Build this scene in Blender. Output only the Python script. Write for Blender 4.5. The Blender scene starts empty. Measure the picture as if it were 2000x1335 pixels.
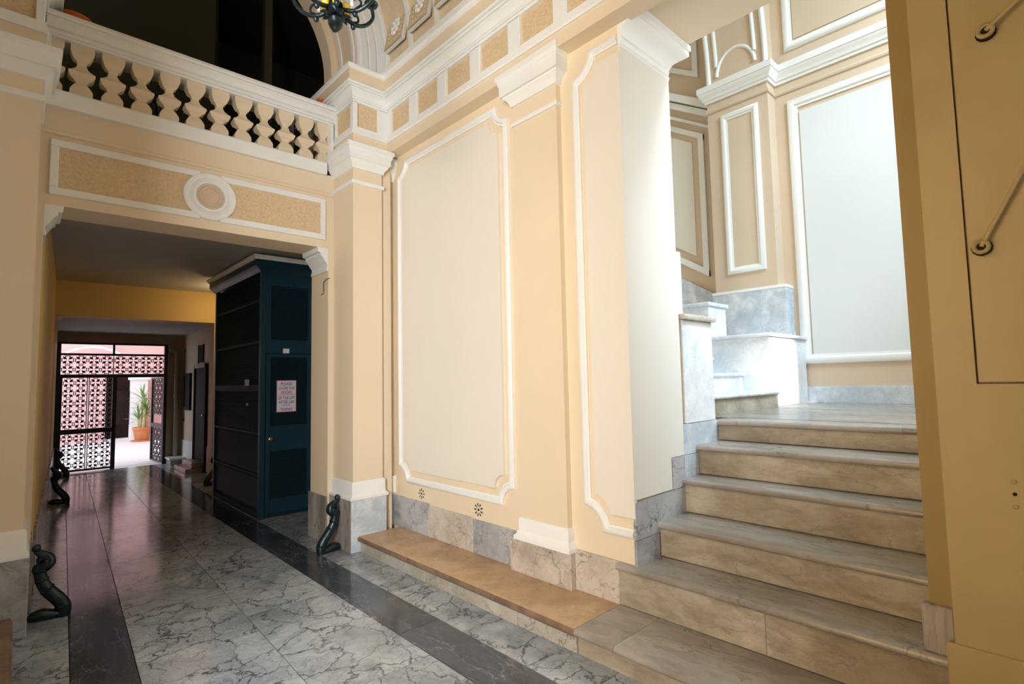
import bpy, bmesh, math, random
from mathutils import Vector, Matrix
random.seed(7)
scene = bpy.context.scene
COL = scene.collection

# ------------------------------------------------------------------ camera
def set_camera():
    yaw, pitch, roll = [math.radians(a) for a in (43.1485, 4.0364, -1.1885)]
    fwd = Vector((math.sin(yaw)*math.cos(pitch), math.cos(yaw)*math.cos(pitch), math.sin(pitch)))
    right = Vector((math.cos(yaw), -math.sin(yaw), 0))
    up = right.cross(fwd)
    r = right*math.cos(roll) + up*math.sin(roll)
    u = -right*math.sin(roll) + up*math.cos(roll)
    cd = bpy.data.cameras.new('camera')
    cd.sensor_width = 36; cd.lens = 1033.91/2000*36; cd.clip_start = 0.05
    co = bpy.data.objects.new('camera', cd); COL.objects.link(co)
    co.matrix_world = Matrix(((r.x, u.x, -fwd.x, 0), (r.y, u.y, -fwd.y, 0), (r.z, u.z, -fwd.z, 1.4), (0, 0, 0, 1)))
    scene.camera = co
set_camera()

# ------------------------------------------------------------------ world, lights, exposure
w = bpy.data.worlds.new('world'); scene.world = w; w.use_nodes = True
bg = w.node_tree.nodes['Background']
bg.inputs[0].default_value = (0.82, 0.89, 1.0, 1); bg.inputs[1].default_value = 2.8
def area(name, loc, to, sx, sy, power, col, spread=180):
    l = bpy.data.lights.new(name, 'AREA'); l.shape = 'RECTANGLE'; l.size = sx; l.size_y = sy
    l.energy = power; l.color = col; l.spread = math.radians(spread)
    o = bpy.data.objects.new(name, l); COL.objects.link(o); o.location = loc
    o.rotation_euler = (Vector(to)-Vector(loc)).to_track_quat('-Z', 'Y').to_euler()
    return o
# added light in an unseen side room, its opening placed to shape the light
area('added_side_light', (-1.75, -0.15, 2.0), (2.4, 3.4, 1.7), 1.5, 2.6, 405, (0.95, 0.97, 1.0))
# weak daylight from the street door behind the viewer
area('daylight_street_door', (1.0, -2.3, 2.0), (1.1, 4.0, 2.4), 2.0, 3.0, 9, (0.95, 0.97, 1.0))
# daylight through the stair window
area('daylight_stair_window', (4.0, -2.1, 6.6), (4.9, 1.9, 2.0), 1.6, 1.4, 470, (0.62, 0.83, 1.0))
area('added_jamb_fill', (4.5, -0.78, 2.9), (2.85, 1.7, 2.1), 1.0, 1.5, 34, (0.90, 0.96, 1.0), 110)  # added fill in front of the closed near wall, brightens the jamb
area('sunbeam_stair_window', (4.75, -0.72, 2.75), (5.42, 1.95, 1.45), 0.22, 0.42, 18, (1.0, 0.97, 0.92), 12)
scene.view_settings.view_transform = 'Standard'
scene.view_settings.look = 'None'
scene.view_settings.exposure = 0.0
scene.view_settings.gamma = 1.0
scene.view_settings.use_curve_mapping = False
scene.cycles.max_bounces = 5; scene.cycles.diffuse_bounces = 4; scene.cycles.caustics_reflective = False; scene.cycles.glossy_bounces = 3; scene.cycles.adaptive_threshold = 0.03

# ------------------------------------------------------------------ materials
def lin(r, g, b):
    f = lambda c: (c/255/12.92 if c/255 <= 0.04045 else ((c/255+0.055)/1.055)**2.4)
    return (f(r), f(g), f(b), 1)
class NT:
    def __init__(s, name, rough=0.5, metallic=0.0, spec=0.5):
        s.m = bpy.data.materials.new(name); s.m.use_nodes = True; s.t = s.m.node_tree
        s.b = s.t.nodes['Principled BSDF']
        s.b.inputs['Roughness'].default_value = rough; s.b.inputs['Metallic'].default_value = metallic
        s.b.inputs['Specular IOR Level'].default_value = spec
    def n(s, kind, **kw):
        nd = s.t.nodes.new(kind)
        for k, v in kw.items():
            if hasattr(nd, k) and not k[0].isupper(): setattr(nd, k, v)
        return nd
    def l(s, a, b): s.t.links.new(a, b)
    def coords(s, rnd=7.0):
        tc = s.n('ShaderNodeTexCoord')
        if not rnd: return tc.outputs['Object']
        oi = s.n('ShaderNodeObjectInfo')
        mul = s.n('ShaderNodeMath', operation='MULTIPLY'); mul.inputs[1].default_value = rnd
        s.l(oi.outputs['Random'], mul.inputs[0])
        add = s.n('ShaderNodeVectorMath', operation='ADD')
        s.l(tc.outputs['Object'], add.inputs[0]); s.l(mul.outputs[0], add.inputs[1])
        return add.outputs[0]
    def noise(s, co, scale, detail=4, rough=0.55, dist=0.0):
        nz = s.n('ShaderNodeTexNoise'); nz.inputs['Scale'].default_value = scale
        nz.inputs['Detail'].default_value = detail; nz.inputs['Roughness'].default_value = rough
        nz.inputs['Distortion'].default_value = dist
        if co is not None: s.l(co, nz.inputs['Vector'])
        return nz
    def ramp(s, fac, stops):
        r = s.n('ShaderNodeValToRGB'); e = r.color_ramp.elements
        while len(e) < len(stops): e.new(0.5)
        for el, (p, c) in zip(e, stops): el.position = p; el.color = c
        s.l(fac, r.inputs[0]); return r.outputs[0]
    def mix(s, fac, a, b, mode='MIX'):
        m = s.n('ShaderNodeMix', data_type='RGBA', blend_type=mode)
        for sock, v in ((m.inputs[0], fac), (m.inputs[6], a), (m.inputs[7], b)):
            if hasattr(v, 'is_linked'): s.l(v, sock)
            else: sock.default_value = v
        return m.outputs[2]
    def bump(s, h, strength, dist=0.01):
        b = s.n('ShaderNodeBump'); b.inputs['Strength'].default_value = strength; b.inputs['Distance'].default_value = dist
        s.l(h, b.inputs['Height']); s.l(b.outputs[0], s.b.inputs['Normal'])
    def base(s, c):
        if hasattr(c, 'is_linked'): s.l(c, s.b.inputs['Base Color'])
        else: s.b.inputs['Base Color'].default_value = c
def sc(c, k): return (c[0]*k, c[1]*k, c[2]*k, 1)
G = lambda v: (v, v, v, 1)
def plain(name, col, rough=0.6, var=0.06, scale=2.5, bump=0.0, bscale=60, metallic=0.0, spec=0.4):
    t = NT(name, rough, metallic, spec); co = t.coords(0)
    nz = t.noise(co, scale, 5)
    t.base(t.ramp(nz.outputs['Fac'], [(0.25, sc(col, 1-var)), (0.75, sc(col, 1+var))]))
    if bump: t.bump(t.noise(co, bscale, 3).outputs['Fac'], bump, 0.004)
    return t.m
def stucco(name, col):
    t = NT(name, 0.8, 0, 0.2); co = t.coords(3)
    nz = t.noise(co, 55, 5, 0.65, 0.6)
    t.base(t.ramp(nz.outputs['Fac'], [(0.25, sc(col, 0.8)), (0.6, sc(col, 1.05))]))
    t.bump(nz.outputs['Fac'], 0.7, 0.012)
    return t.m
def marble(name, base, cloud, vein, scale=1.0, rough=0.18, vein_w=0.03, cloud_lo=0.35, vein_on=1.0, stain=None, stain_amt=0.5, direction=None, rnd=9.0, vlo=0.38):
    t = NT(name, rough, 0, 0.5); co = t.coords(rnd)
    if direction:
        mp = t.n('ShaderNodeMapping'); mp.inputs['Scale'].default_value = direction
        t.l(co, mp.inputs['Vector']); co = mp.outputs[0]
    warp = t.noise(co, 2.2*scale, 5, 0.6)
    wv = t.n('ShaderNodeVectorMath', operation='SCALE'); wv.inputs['Scale'].default_value = 0.55/scale
    t.l(warp.outputs['Color'], wv.inputs[0])
    ad = t.n('ShaderNodeVectorMath', operation='ADD'); t.l(co, ad.inputs[0]); t.l(wv.outputs[0], ad.inputs[1])
    cl = t.noise(ad.outputs[0], 1.6*scale, 7, 0.62, 0.8)
    col = t.ramp(cl.outputs['Fac'], [(cloud_lo, cloud), (cloud_lo+0.25, base)])
    vo = t.n('ShaderNodeTexVoronoi', feature='DISTANCE_TO_EDGE'); vo.inputs['Scale'].default_value = 3.4*scale
    t.l(ad.outputs[0], vo.inputs['Vector'])
    vm = t.ramp(vo.outputs['Distance'], [(0.0, G(1)), (vein_w, G(0))])
    vo2 = t.n('ShaderNodeTexVoronoi', feature='DISTANCE_TO_EDGE'); vo2.inputs['Scale'].default_value = 9*scale
    t.l(ad.outputs[0], vo2.inputs['Vector'])
    vm2 = t.ramp(vo2.outputs['Distance'], [(0.0, G(0.55)), (vein_w*1.2, G(0))])
    msk = t.ramp(t.noise(co, 2.6*scale, 4).outputs['Fac'], [(vlo, G(0)), (vlo+0.24, G(vein_on))])
    both = t.mix(1.0, vm, vm2, 'ADD')
    fac = t.mix(1.0, both, msk, 'MULTIPLY')
    col = t.mix(fac, col, vein)
    if stain:
        sm = t.ramp(t.noise(co, 3.1, 6, 0.7).outputs['Fac'], [(0.42, G(0)), (0.68, G(stain_amt))])
        col = t.mix(sm, col, stain)
    t.base(col)
    rr = t.ramp(t.noise(co, 5, 4).outputs['Fac'], [(0.3, G(rough*0.8)), (0.7, G(rough*1.35))])
    t.l(rr, t.b.inputs['Roughness'])
    return t.m

BEIGE = (0.80, 0.67, 0.485, 1)
MAT = dict(
    beige=plain('beige_plaster', BEIGE, 0.55, 0.03, 1.2, 0.05, 40),
    ochre=plain('ochre_gloss_paint', (0.46, 0.36, 0.185, 1), 0.42, 0.10, 1.6, 0.06, 25),
    ochre_shaded=plain('ochre_jamb_shade_tone', (0.36, 0.26, 0.11, 1), 0.5, 0.08, 1.6, 0.06, 25),  # ochre darkened to carry the shade of the recessed jamb strip
    pale=plain('pale_grey_white_panel', (0.72, 0.745, 0.745, 1), 0.6, 0.03, 0.8),
    yellow=plain('yellow_plaster', (0.78, 0.55, 0.22, 1), 0.6, 0.05, 1.5, 0.06, 30),
    cream=plain('cream_panel_plaster', (0.80, 0.76, 0.67, 1), 0.55, 0.03, 1.0, 0.04, 35),
    pinkbeige=plain('pink_beige_plaster', (0.66, 0.52, 0.38, 1), 0.6, 0.04, 1.2, 0.05, 35),
    greige=plain('greige_panel_plaster', (0.64, 0.52, 0.38, 1), 0.6, 0.04, 1.2),
    white=plain('white_stucco_trim', (0.85, 0.85, 0.82, 1), 0.5, 0.03, 3.0, 0.05, 50),
    stucco=stucco('rough_beige_stucco', (0.76, 0.58, 0.36, 1)),
    grey_ceiling=plain('grey_ceiling_plaster', (0.50, 0.50, 0.49, 1), 0.7, 0.12, 0.9, 0.05, 30),
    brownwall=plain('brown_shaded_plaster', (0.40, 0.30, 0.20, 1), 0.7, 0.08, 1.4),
    grout=plain('dark_grout', (0.10, 0.095, 0.09, 1), 0.9),
    floor_white=marble('veined_white_floor_marble', (0.45, 0.485, 0.505, 1), (0.25, 0.28, 0.31, 1), (0.075, 0.085, 0.105, 1), 1.3, 0.13, 0.036, 0.36, 1.0, vlo=0.27),
    floor_dark=marble('dark_grey_band_marble', (0.072, 0.088, 0.112, 1), (0.034, 0.042, 0.056, 1), (0.30, 0.30, 0.32, 1), 1.5, 0.12, 0.022, 0.42, 0.8, direction=(1.6, 0.45, 1)),
    marble_grey=marble('grey_skirting_marble', (0.47, 0.47, 0.47, 1), (0.24, 0.24, 0.25, 1), (0.10, 0.10, 0.11, 1), 1.5, 0.25, 0.03, 0.33, 0.8),
    marble_cream=marble('cream_skirting_marble', (0.60, 0.54, 0.46, 1), (0.40, 0.35, 0.30, 1), (0.14, 0.10, 0.09, 1), 1.7, 0.25, 0.03, 0.30, 0.8),
    marble_white=marble('white_stair_marble', (0.86, 0.87, 0.87, 1), (0.64, 0.68, 0.72, 1), (0.42, 0.46, 0.50, 1), 2.2, 0.22, 0.025, 0.34, 0.5),
    marble_blue=marble('bluish_mottled_marble', (0.78, 0.81, 0.83, 1), (0.50, 0.56, 0.61, 1), (0.40, 0.46, 0.52, 1), 3.2, 0.25, 0.04, 0.42, 0.7),
    marble_brown=marble('brown_streaked_marble', (0.44, 0.40, 0.36, 1), (0.22, 0.19, 0.17, 1), (0.10, 0.08, 0.07, 1), 1.2, 0.25, 0.04, 0.36, 0.8, direction=(2.4, 2.4, 0.35)),
    tread=marble('worn_tread_marble', (0.43, 0.405, 0.365, 1), (0.25, 0.235, 0.21, 1), (0.12, 0.11, 0.10, 1), 1.1, 0.20, 0.025, 0.38, 0.7, direction=(2.0, 0.6, 1), stain=(0.26, 0.19, 0.11, 1), stain_amt=0.35),
    riser=marble('stained_riser_marble', (0.57, 0.52, 0.42, 1), (0.36, 0.31, 0.23, 1), (0.15, 0.12, 0.08, 1), 1.2, 0.35, 0.02, 0.40, 0.5, direction=(1, 0.8, 2.0), stain=(0.15, 0.10, 0.045, 1), stain_amt=0.6),
    bench_top=marble('tan_bench_stone', (0.56, 0.38, 0.22, 1), (0.40, 0.25, 0.13, 1), (0.16, 0.09, 0.05, 1), 2.0, 0.30, 0.02, 0.36, 0.5),
    bench_front=marble('stained_bench_front', (0.52, 0.49, 0.43, 1), (0.36, 0.33, 0.28, 1), (0.16, 0.13, 0.10, 1), 1.4, 0.35, 0.03, 0.38, 0.8, stain=(0.24, 0.18, 0.10, 1), stain_amt=0.5),
    bench_edge=marble('brown_bench_edge', (0.26, 0.17, 0.11, 1), (0.14, 0.09, 0.06, 1), (0.06, 0.04, 0.03, 1), 3.0, 0.4, 0.03),
    lift=plain('blue_green_lift_paint', (0.010, 0.042, 0.068, 1), 0.35, 0.12, 2.0, 0.03, 30),
    lift_dark=plain('dark_louvre_metal', (0.008, 0.028, 0.040, 1), 0.6, 0.1, spec=0.2),
    iron=plain('black_iron', (0.006, 0.006, 0.010, 1), 0.45, 0.1),
    bronze=plain('dark_bronze', (0.035, 0.052, 0.058, 1), 0.33, 0.45, 18, 0.5, 45, 0.75),
    brass=plain('brass', (0.75, 0.55, 0.22, 1), 0.25, 0.1, 5, metallic=1.0),
    gilt=plain('yellow_glass', (0.75, 0.55, 0.08, 1), 0.2, 0.1, 5),
    paper=plain('white_paper', (0.80, 0.78, 0.84, 1), 0.7, 0.02),
    red=plain('red_print', (0.55, 0.03, 0.10, 1), 0.7, 0.02),
    purple=plain('purple_print', (0.24, 0.08, 0.36, 1), 0.7, 0.02),
    terracotta=plain('terracotta', (0.55, 0.20, 0.08, 1), 0.7, 0.15, 8),
    orange=plain('orange_clay', (0.62, 0.16, 0.03, 1), 0.5, 0.12, 10),
    leaf=plain('green_leaf', (0.16, 0.30, 0.07, 1), 0.4, 0.3, 9),
    trunk=plain('straw_trunk', (0.50, 0.42, 0.20, 1), 0.8, 0.25, 20),
    pinkwall=plain('salmon_courtyard_plaster', (0.74, 0.49, 0.46, 1), 0.8, 0.08, 0.8),
    courtfloor=plain('pale_courtyard_paving', (0.74, 0.70, 0.70, 1), 0.7, 0.06, 3),
    darkroom=plain('dim_room_ochre_tone', (0.032, 0.022, 0.003, 1), 0.9, 0.1),  # dimness of the upper room is put into this ochre
    blackroom=plain('unlit_room_tone', (0.010, 0.007, 0.003, 1), 0.9, 0.1),  # near-black colour stands in for the unlit part of the upper room
    wood=plain('dark_brown_wood', (0.022, 0.012, 0.010, 1), 0.7, 0.25, 6, spec=0.15),
    pipe=plain('grey_green_pipe', (0.34, 0.33, 0.28, 1), 0.5, 0.05),
    coffer=plain('carved_beige_stucco', (0.74, 0.60, 0.40, 1), 0.7, 0.10, 18, 0.5, 70),
    hole=plain('black_hole', (0.004, 0.004, 0.004, 1), 0.9),
)

# ------------------------------------------------------------------ mesh builder
class MB:
    def __init__(s): s.v = []; s.f = []
    def add(s, vs, fs):
        o = len(s.v); s.v += [tuple(v) for v in vs]; s.f += [tuple(i+o for i in f) for f in fs]; return s
    def box(s, x0, x1, y0, y1, z0, z1):
        return s.add([(x0,y0,z0),(x1,y0,z0),(x1,y1,z0),(x0,y1,z0),(x0,y0,z1),(x1,y0,z1),(x1,y1,z1),(x0,y1,z1)],
                     [(0,3,2,1),(4,5,6,7),(0,1,5,4),(1,2,6,5),(2,3,7,6),(3,0,4,7)])
    def prism(s, poly, fn, h0, h1):
        n = len(poly)
        return s.add([fn(a,b,h0) for a,b in poly]+[fn(a,b,h1) for a,b in poly],
                     [tuple(range(n-1,-1,-1)), tuple(range(n,2*n))]+[(i,(i+1)%n,n+(i+1)%n,n+i) for i in range(n)])
    def sweep(s, path, prof, fn=lambda a,b,h:(a,b,h), closed=False, loop=False, caps=True):
        P = [Vector(p) for p in path]; n = len(P); rows = []
        for i in range(n):
            d0 = (P[i]-P[i-1]).normalized() if (i > 0 or closed) else None
            d1 = (P[(i+1)%n]-P[i]).normalized() if (i < n-1 or closed) else None
            d0 = d0 or d1; d1 = d1 or d0
            n0 = Vector((-d0.y, d0.x)); n1 = Vector((-d1.y, d1.x))
            m = n0+n1; m = m/max(0.3, m.dot(n0)) if m.length > 1e-6 else n0
            rows.append([fn(P[i].x+m.x*o, P[i].y+m.y*o, h) for o, h in prof])
        k = len(prof); vs = [v for r in rows for v in r]; fs = []
        for i in range(n if closed else n-1):
            j = (i+1) % n
            for q in range(k if loop else k-1):
                q2 = (q+1) % k
                fs.append((i*k+q, j*k+q, j*k+q2, i*k+q2))
        if caps and not closed:
            fs += [tuple(range(k)), tuple((n-1)*k+q for q in range(k-1,-1,-1))]
        return s.add(vs, fs)
    def lathe(s, prof, n=16, c=(0,0,0), fn=None, a0=0.0):
        fn = fn or (lambda x,y,z:(c[0]+x,c[1]+y,c[2]+z)); k = len(prof)
        vs = [fn(r*math.cos(a0+2*math.pi*i/n), r*math.sin(a0+2*math.pi*i/n), z) for i in range(n) for r, z in prof]
        fs = [(i*k+q, ((i+1)%n)*k+q, ((i+1)%n)*k+q+1, i*k+q+1) for i in range(n) for q in range(k-1)]
        fs += [tuple(i*k for i in range(n-1,-1,-1)), tuple(i*k+k-1 for i in range(n))]
        return s.add(vs, fs)
    def stube(s, pts, rad, n=10, sub=4):
        P = [Vector(p) for p in pts]; R = rad if isinstance(rad, (list, tuple)) else [rad]*len(P); Q = []; S = []
        for i in range(len(P)-1):
            p0, p1, p2, p3 = P[max(i-1,0)], P[i], P[i+1], P[min(i+2,len(P)-1)]
            for k in range(sub):
                t = k/sub
                Q.append(0.5*((2*p1)+(p2-p0)*t+(2*p0-5*p1+4*p2-p3)*t*t+(3*p1-p0-3*p2+p3)*t**3)); S.append(R[i]+(R[i+1]-R[i])*t)
        return s.tube(Q+[P[-1]], S+[R[-1]], n)
    def tube(s, pts, rad, n=8):
        P = [Vector(p) for p in pts]; R = rad if isinstance(rad, (list, tuple)) else [rad]*len(P); vs = []
        prev = None
        for i, p in enumerate(P):
            d = (P[min(i+1,len(P)-1)]-P[max(i-1,0)]).normalized()
            ref = prev if prev is not None else (Vector((0,0,1)) if abs(d.z) < 0.9 else Vector((1,0,0)))
            a = (ref-d*ref.dot(d)); a = a.normalized() if a.length > 1e-6 else d.orthogonal().normalized()
            b = d.cross(a); prev = a
            vs += [p+(a*math.cos(2*math.pi*k/n)+b*math.sin(2*math.pi*k/n))*R[i] for k in range(n)]
        m = len(P)
        fs = [(i*n+k, i*n+(k+1)%n, (i+1)*n+(k+1)%n, (i+1)*n+k) for i in range(m-1) for k in range(n)]
        fs += [tuple(range(n-1,-1,-1)), tuple((m-1)*n+k for k in range(n))]
        return s.add(vs, fs)
    def ball(s, c, r, n=10, m=6):
        rx, ry, rz = r if isinstance(r, tuple) else (r, r, r)
        prof = [(math.sin(math.pi*i/m), -math.cos(math.pi*i/m)) for i in range(m+1)]
        prof[0] = (0.02, -1); prof[-1] = (0.02, 1)
        return s.lathe(prof, n, fn=lambda x,y,z: (c[0]+x*rx, c[1]+y*ry, c[2]+z*rz))
    def mesh(s, name, bevel=0, smooth=None):
        me = bpy.data.meshes.new(name); me.from_pydata(s.v, [], s.f)
        bm = bmesh.new(); bm.from_mesh(me); bmesh.ops.recalc_face_normals(bm, faces=bm.faces)
        if bevel:
            bmesh.ops.bevel(bm, geom=[e for e in bm.edges if len(e.link_faces) == 2 and e.calc_face_angle(0) > 0.6], offset=bevel, segments=2 if bevel > 0.006 else 1, profile=0.6, affect='EDGES')
        bm.to_mesh(me); bm.free()
        if smooth:
            me.polygons.foreach_set('use_smooth', [True]*len(me.polygons)); me.set_sharp_from_angle(angle=math.radians(smooth))
        return me
    def build(s, name, mat, parent=None, bevel=0, smooth=None):
        me = s.mesh(name, bevel, smooth); me.materials.append(MAT[mat])
        o = bpy.data.objects.new(name, me); COL.objects.link(o); o.parent = parent
        return o
def place(name, me, parent, loc=(0,0,0), rot=(0,0,0), scale=(1,1,1)):
    o = bpy.data.objects.new(name, me); COL.objects.link(o); o.parent = parent
    o.location = loc; o.rotation_euler = rot; o.scale = scale; return o
def tag(o, label, cat=None, group=None, kind=None):
    o['label'] = label
    if cat: o['category'] = cat
    if group: o['group'] = group
    if kind: o['kind'] = kind
    return o
def empty(name, loc=(0,0,0)):
    o = bpy.data.objects.new(name, None); COL.objects.link(o); o.location = loc; return o
def box(name, mat, parent, *b, bevel=0): return MB().box(*b).build(name, mat, parent, bevel)
def clone(root, loc, rz=0.0, label=None):
    r = root.copy(); COL.objects.link(r); r.location = loc; r.rotation_euler = (0, 0, rz)
    if label: r['label'] = label
    for ch in list(root.children):
        c = ch.copy(); COL.objects.link(c); c.parent = r
        for g in list(ch.children):
            d = g.copy(); COL.objects.link(d); d.parent = c
    return r
XW = lambda X: (lambda a, b, h: (X-h, a, b))     # wall facing -X: (y, z, height above wall)
YW = lambda Y: (lambda a, b, h: (a, Y-h, b))     # wall facing -Y: (x, z, height above wall)
def scoop(a0, a1, b0, b1, r, seg=6):
    """counter-clockwise outline with concave quarter-round corners"""
    pts = []
    for cx, cy, s0 in ((a1, b0, 180), (a1, b1, 270), (a0, b1, 0), (a0, b0, 90)):
        for i in range(seg+1):
            t = math.radians(s0-90*i/seg); pts.append((cx+r*math.cos(t), cy+r*math.sin(t)))
    return pts
def rect(a0, a1, b0, b1): return [(a0,b0),(a1,b0),(a1,b1),(a0,b1)]
def bead(w, h): return [(0,0),(0,h*0.55),(w*0.12,h*0.8),(w*0.3,h),(w*0.55,h),(w*0.7,h*0.75),(w*0.78,h*0.45),(w,h*0.4),(w,0)]

# ------------------------------------------------------------------ key measures (metres)
WX, YA, YL, YJ, JX, YN = 2.53, 4.2, 4.585, 1.733, 3.066, 0.44
PAX, PA2, LPX = 2.084, 2.361, 0.06
XF = 2.42
ZB, Z2, Z3, Z4, Z5, Z6 = 0.1304, 0.3627, 0.56, 0.767, 0.9555, 1.095

# ================================================================== FLOOR
floor = MB().box(-0.6, 3.1, -2.6, 11.53, -0.12, -0.012).build('floor', 'grout')
tag(floor, 'veined white marble hall floor with two dark grey bands', kind='structure')
def skew(x, y): return x + 0.05*(y-3.3)
def quad_slab(fx0, fx1, y0, y1, mat, name='slab'):
    g = 0.0022
    p = [(fx0(y0)+g, y0+g), (fx1(y0)-g, y0+g), (fx1(y1)-g, y1-g), (fx0(y1)+g, y1-g)]
    return MB().prism(p, lambda a,b,h:(a,b,h), -0.012, 0.0).build(name, mat, floor)
K = lambda x: (lambda y: x)
fa1 = lambda y: skew(0.232, y); fa2 = lambda y: skew(0.49, y); seam = lambda y: 1.055+0.025*(y-3)
def run(f0, f1, mat, y0, y1, step, jitter=0.0):
    y = y0
    while y < y1-0.01:
        ny = min(y1, y+step*(1+random.uniform(-jitter, jitter)))
        if y1-ny < step*0.4: ny = y1
        quad_slab(f0, f1, y, ny, mat); y = ny
run(fa2, seam, 'floor_white', -2.5, 11.53, 1.35, 0.1)
run(seam, K(1.60), 'floor_white', -2.5, 11.53, 1.25, 0.1)
run(K(1.60), K(1.87), 'floor_dark', -2.5, 11.53, 1.75, 0.1)
run(fa1, fa2, 'floor_dark', -2.5, 11.53, 1.75, 0.1)
run(K(1.87), K(2.53), 'floor_white', -2.5, 4.62, 0.82, 0.12)
run(K(1.87), K(2.9), 'floor_white', 4.62, 11.53, 1.0, 0.1)
run(K(-0.45), fa1, 'floor_white', -2.5, 11.53, 1.0, 0.1)

# ================================================================== RIGHT WALL
wr = MB()
wr.box(WX, JX, YJ, 4.6, 0, 4.5)
wr.box(WX, JX+0.09, YN, YJ, 3.57, 4.5)
wall_right = wr.build('wall_right', 'beige')
box('near_jamb', 'ochre_shaded', wall_right, WX, JX, -2.6, YN, 0, 4.5)
tag(wall_right, 'cream and beige panelled plaster wall above the stone bench', kind='structure')
# big panel
MB().sweep(scoop(2.69, 4.19, 0.525, 3.405, 0.125), bead(0.055, 0.028), XW(WX), closed=True).build('panel_moulding', 'white', wall_right, smooth=40)
MB().prism(scoop(2.79, 4.10, 0.635, 3.305, 0.10), XW(WX), 0, 0.022).build('panel_field', 'cream', wall_right)
# panel that wraps round the corner to the stair opening
def arc(cx, cy, r, s0, s1, n=6): return [(cx+r*math.cos(math.radians(s0+(s1-s0)*i/n)), cy+r*math.sin(math.radians(s0+(s1-s0)*i/n))) for i in range(n+1)]
path = [(YJ, 3.415)] + arc(2.085, 3.415, 0.14, 180, 270) + arc(2.085, 0.505, 0.14, 90, 180) + [(YJ, 0.505)]
MB().sweep(path[::-1], bead(0.055, 0.028), XW(WX)).build('panel_moulding', 'white', wall_right, smooth=40)
poly = [(YJ-0.016, 0.62)] + arc(1.99, 0.62, 0.10, 180, 90)[::1] + arc(1.99, 3.30, 0.10, 270, 180) + [(YJ-0.016, 3.30)]
MB().prism(poly, XW(WX), 0, 0.022).build('panel_field', 'cream', wall_right)
MB().sweep([(3.06, 3.36), (WX, 3.36)], [(-0.05, 0), (-0.05, 0.02), (-0.02, 0.03), (0.0, 0.02), (0.0, 0)], YW(YJ)).build('jamb_moulding', 'white', wall_right, smooth=40)
MB().prism([(WX, 0.72), (2.91, 0.72), (2.91, 0.908), (JX, 0.908), (JX, 3.34), (WX, 3.34)], YW(YJ), 0, 0.016).build('jamb_field', 'cream', wall_right)
# jamb capital under the lintel
capprof = [(0, 3.335), (0.012, 3.335), (0.016, 3.36), (0.008, 3.375), (0.012, 3.40), (0.03, 3.44), (0.065, 3.475), (0.10, 3.49), (0.11, 3.50), (0.11, 3.53), (0.12, 3.535), (0.12, 3.57), (0, 3.57)]
MB().sweep([(JX, 2.3), (JX, YJ), (WX+0.001, YJ)], capprof).build('jamb_capital', 'white', wall_right, smooth=30)
# marble skirting above the bench, one slab each
for y0, y1, z1, m in ((3.728, 4.30, 0.392, 'marble_grey'), (3.146, 3.728, 0.380, 'marble_cream'), (2.69, 3.146, 0.372, 'marble_grey'), (1.84, 2.168, 0.364, 'marble_cream')):
    box('skirting_slab', m, wall_right, WX-0.02, WX+0.01, y0+0.0015, y1-0.0015, ZB, z1, bevel=0.002)
# stepped marble skirting of the far stair jamb
def jslab(poly, m): MB().prism(poly, YW(YJ), 0.0, 0.018).build('skirting_slab', m, wall_right)
jslab([(WX-0.015, Z2), (2.745, Z2), (2.745, 0.50), (WX-0.015, 0.50)], 'marble_grey')
jslab([(WX-0.015, 0.503), (2.745, 0.503), (3.06, Z3), (3.06, 0.715), (2.92, 0.715), (WX-0.015, 0.705)], 'marble_grey')
jslab([(2.92, 0.718), (3.06, 0.718), (3.06, 0.905), (2.92, 0.905)], 'marble_grey')
jslab([(3.063, Z4-0.05), (3.24, Z4-0.05), (3.24, 0.905), (3.063, 0.905)], 'marble_blue')
jslab([(3.063, 0.908), (3.24, 0.908), (3.52, Z5-0.03), (3.52, 1.095), (3.063, 1.095)], 'marble_blue')
# base of the near jamb
MB().prism([(YN-0.075, Z2), (YN+0.022, Z2), (YN+0.022, 0.535), (YN-0.075, 0.535)], XW(WX), -0.02, 0.03).build('jamb_plinth', 'marble_brown', wall_right, bevel=0.006)

# ------------------------------------------------------------------ pilaster B (between panel and stairs)
pb = empty('pilaster'); tag(pb, 'flat beige pilaster with white capital between the big panel and the stairs', kind='structure')
SB = 2.487
box('shaft', 'beige', pb, SB, WX+0.05, 2.19, 2.595, 0.45, 3.42)
box('plinth', 'marble_cream', pb, 2.4785-0.012, WX+0.02, 2.155, 2.69, ZB, 0.348, bevel=0.002)
pp = [(WX+0.02, 2.19), (SB, 2.19), (SB, 2.595), (WX+0.02, 2.595)]
def wrap(path, prof, name, mat, parent, sm=35): return MB().sweep(path, prof).build(name, mat, parent, smooth=sm)
wrap(pp[::1], [(0.0, 0.348), (0.04, 0.348), (0.04, 0.37), (0.025, 0.385), (0.02, 0.40), (0.014, 0.405), (0.014, 0.475), (0.006, 0.487), (0, 0.487)], 'base_moulding', 'white', pb)
wrap(pp, [(0, 3.155), (0.012, 3.158), (0.016, 3.172), (0.012, 3.186), (0, 3.19)], 'neck_ring', 'white', pb)
wrap(pp, [(0, 3.30), (0.012, 3.303), (0.016, 3.32), (0.03, 3.345), (0.05, 3.362), (0.05, 3.372), (0.068, 3.374), (0.068, 3.45), (0.074, 3.455), (0.08, 3.485), (0.088, 3.49), (0.088, 3.522), (0, 3.522)], 'capital', 'white', pb)

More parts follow.
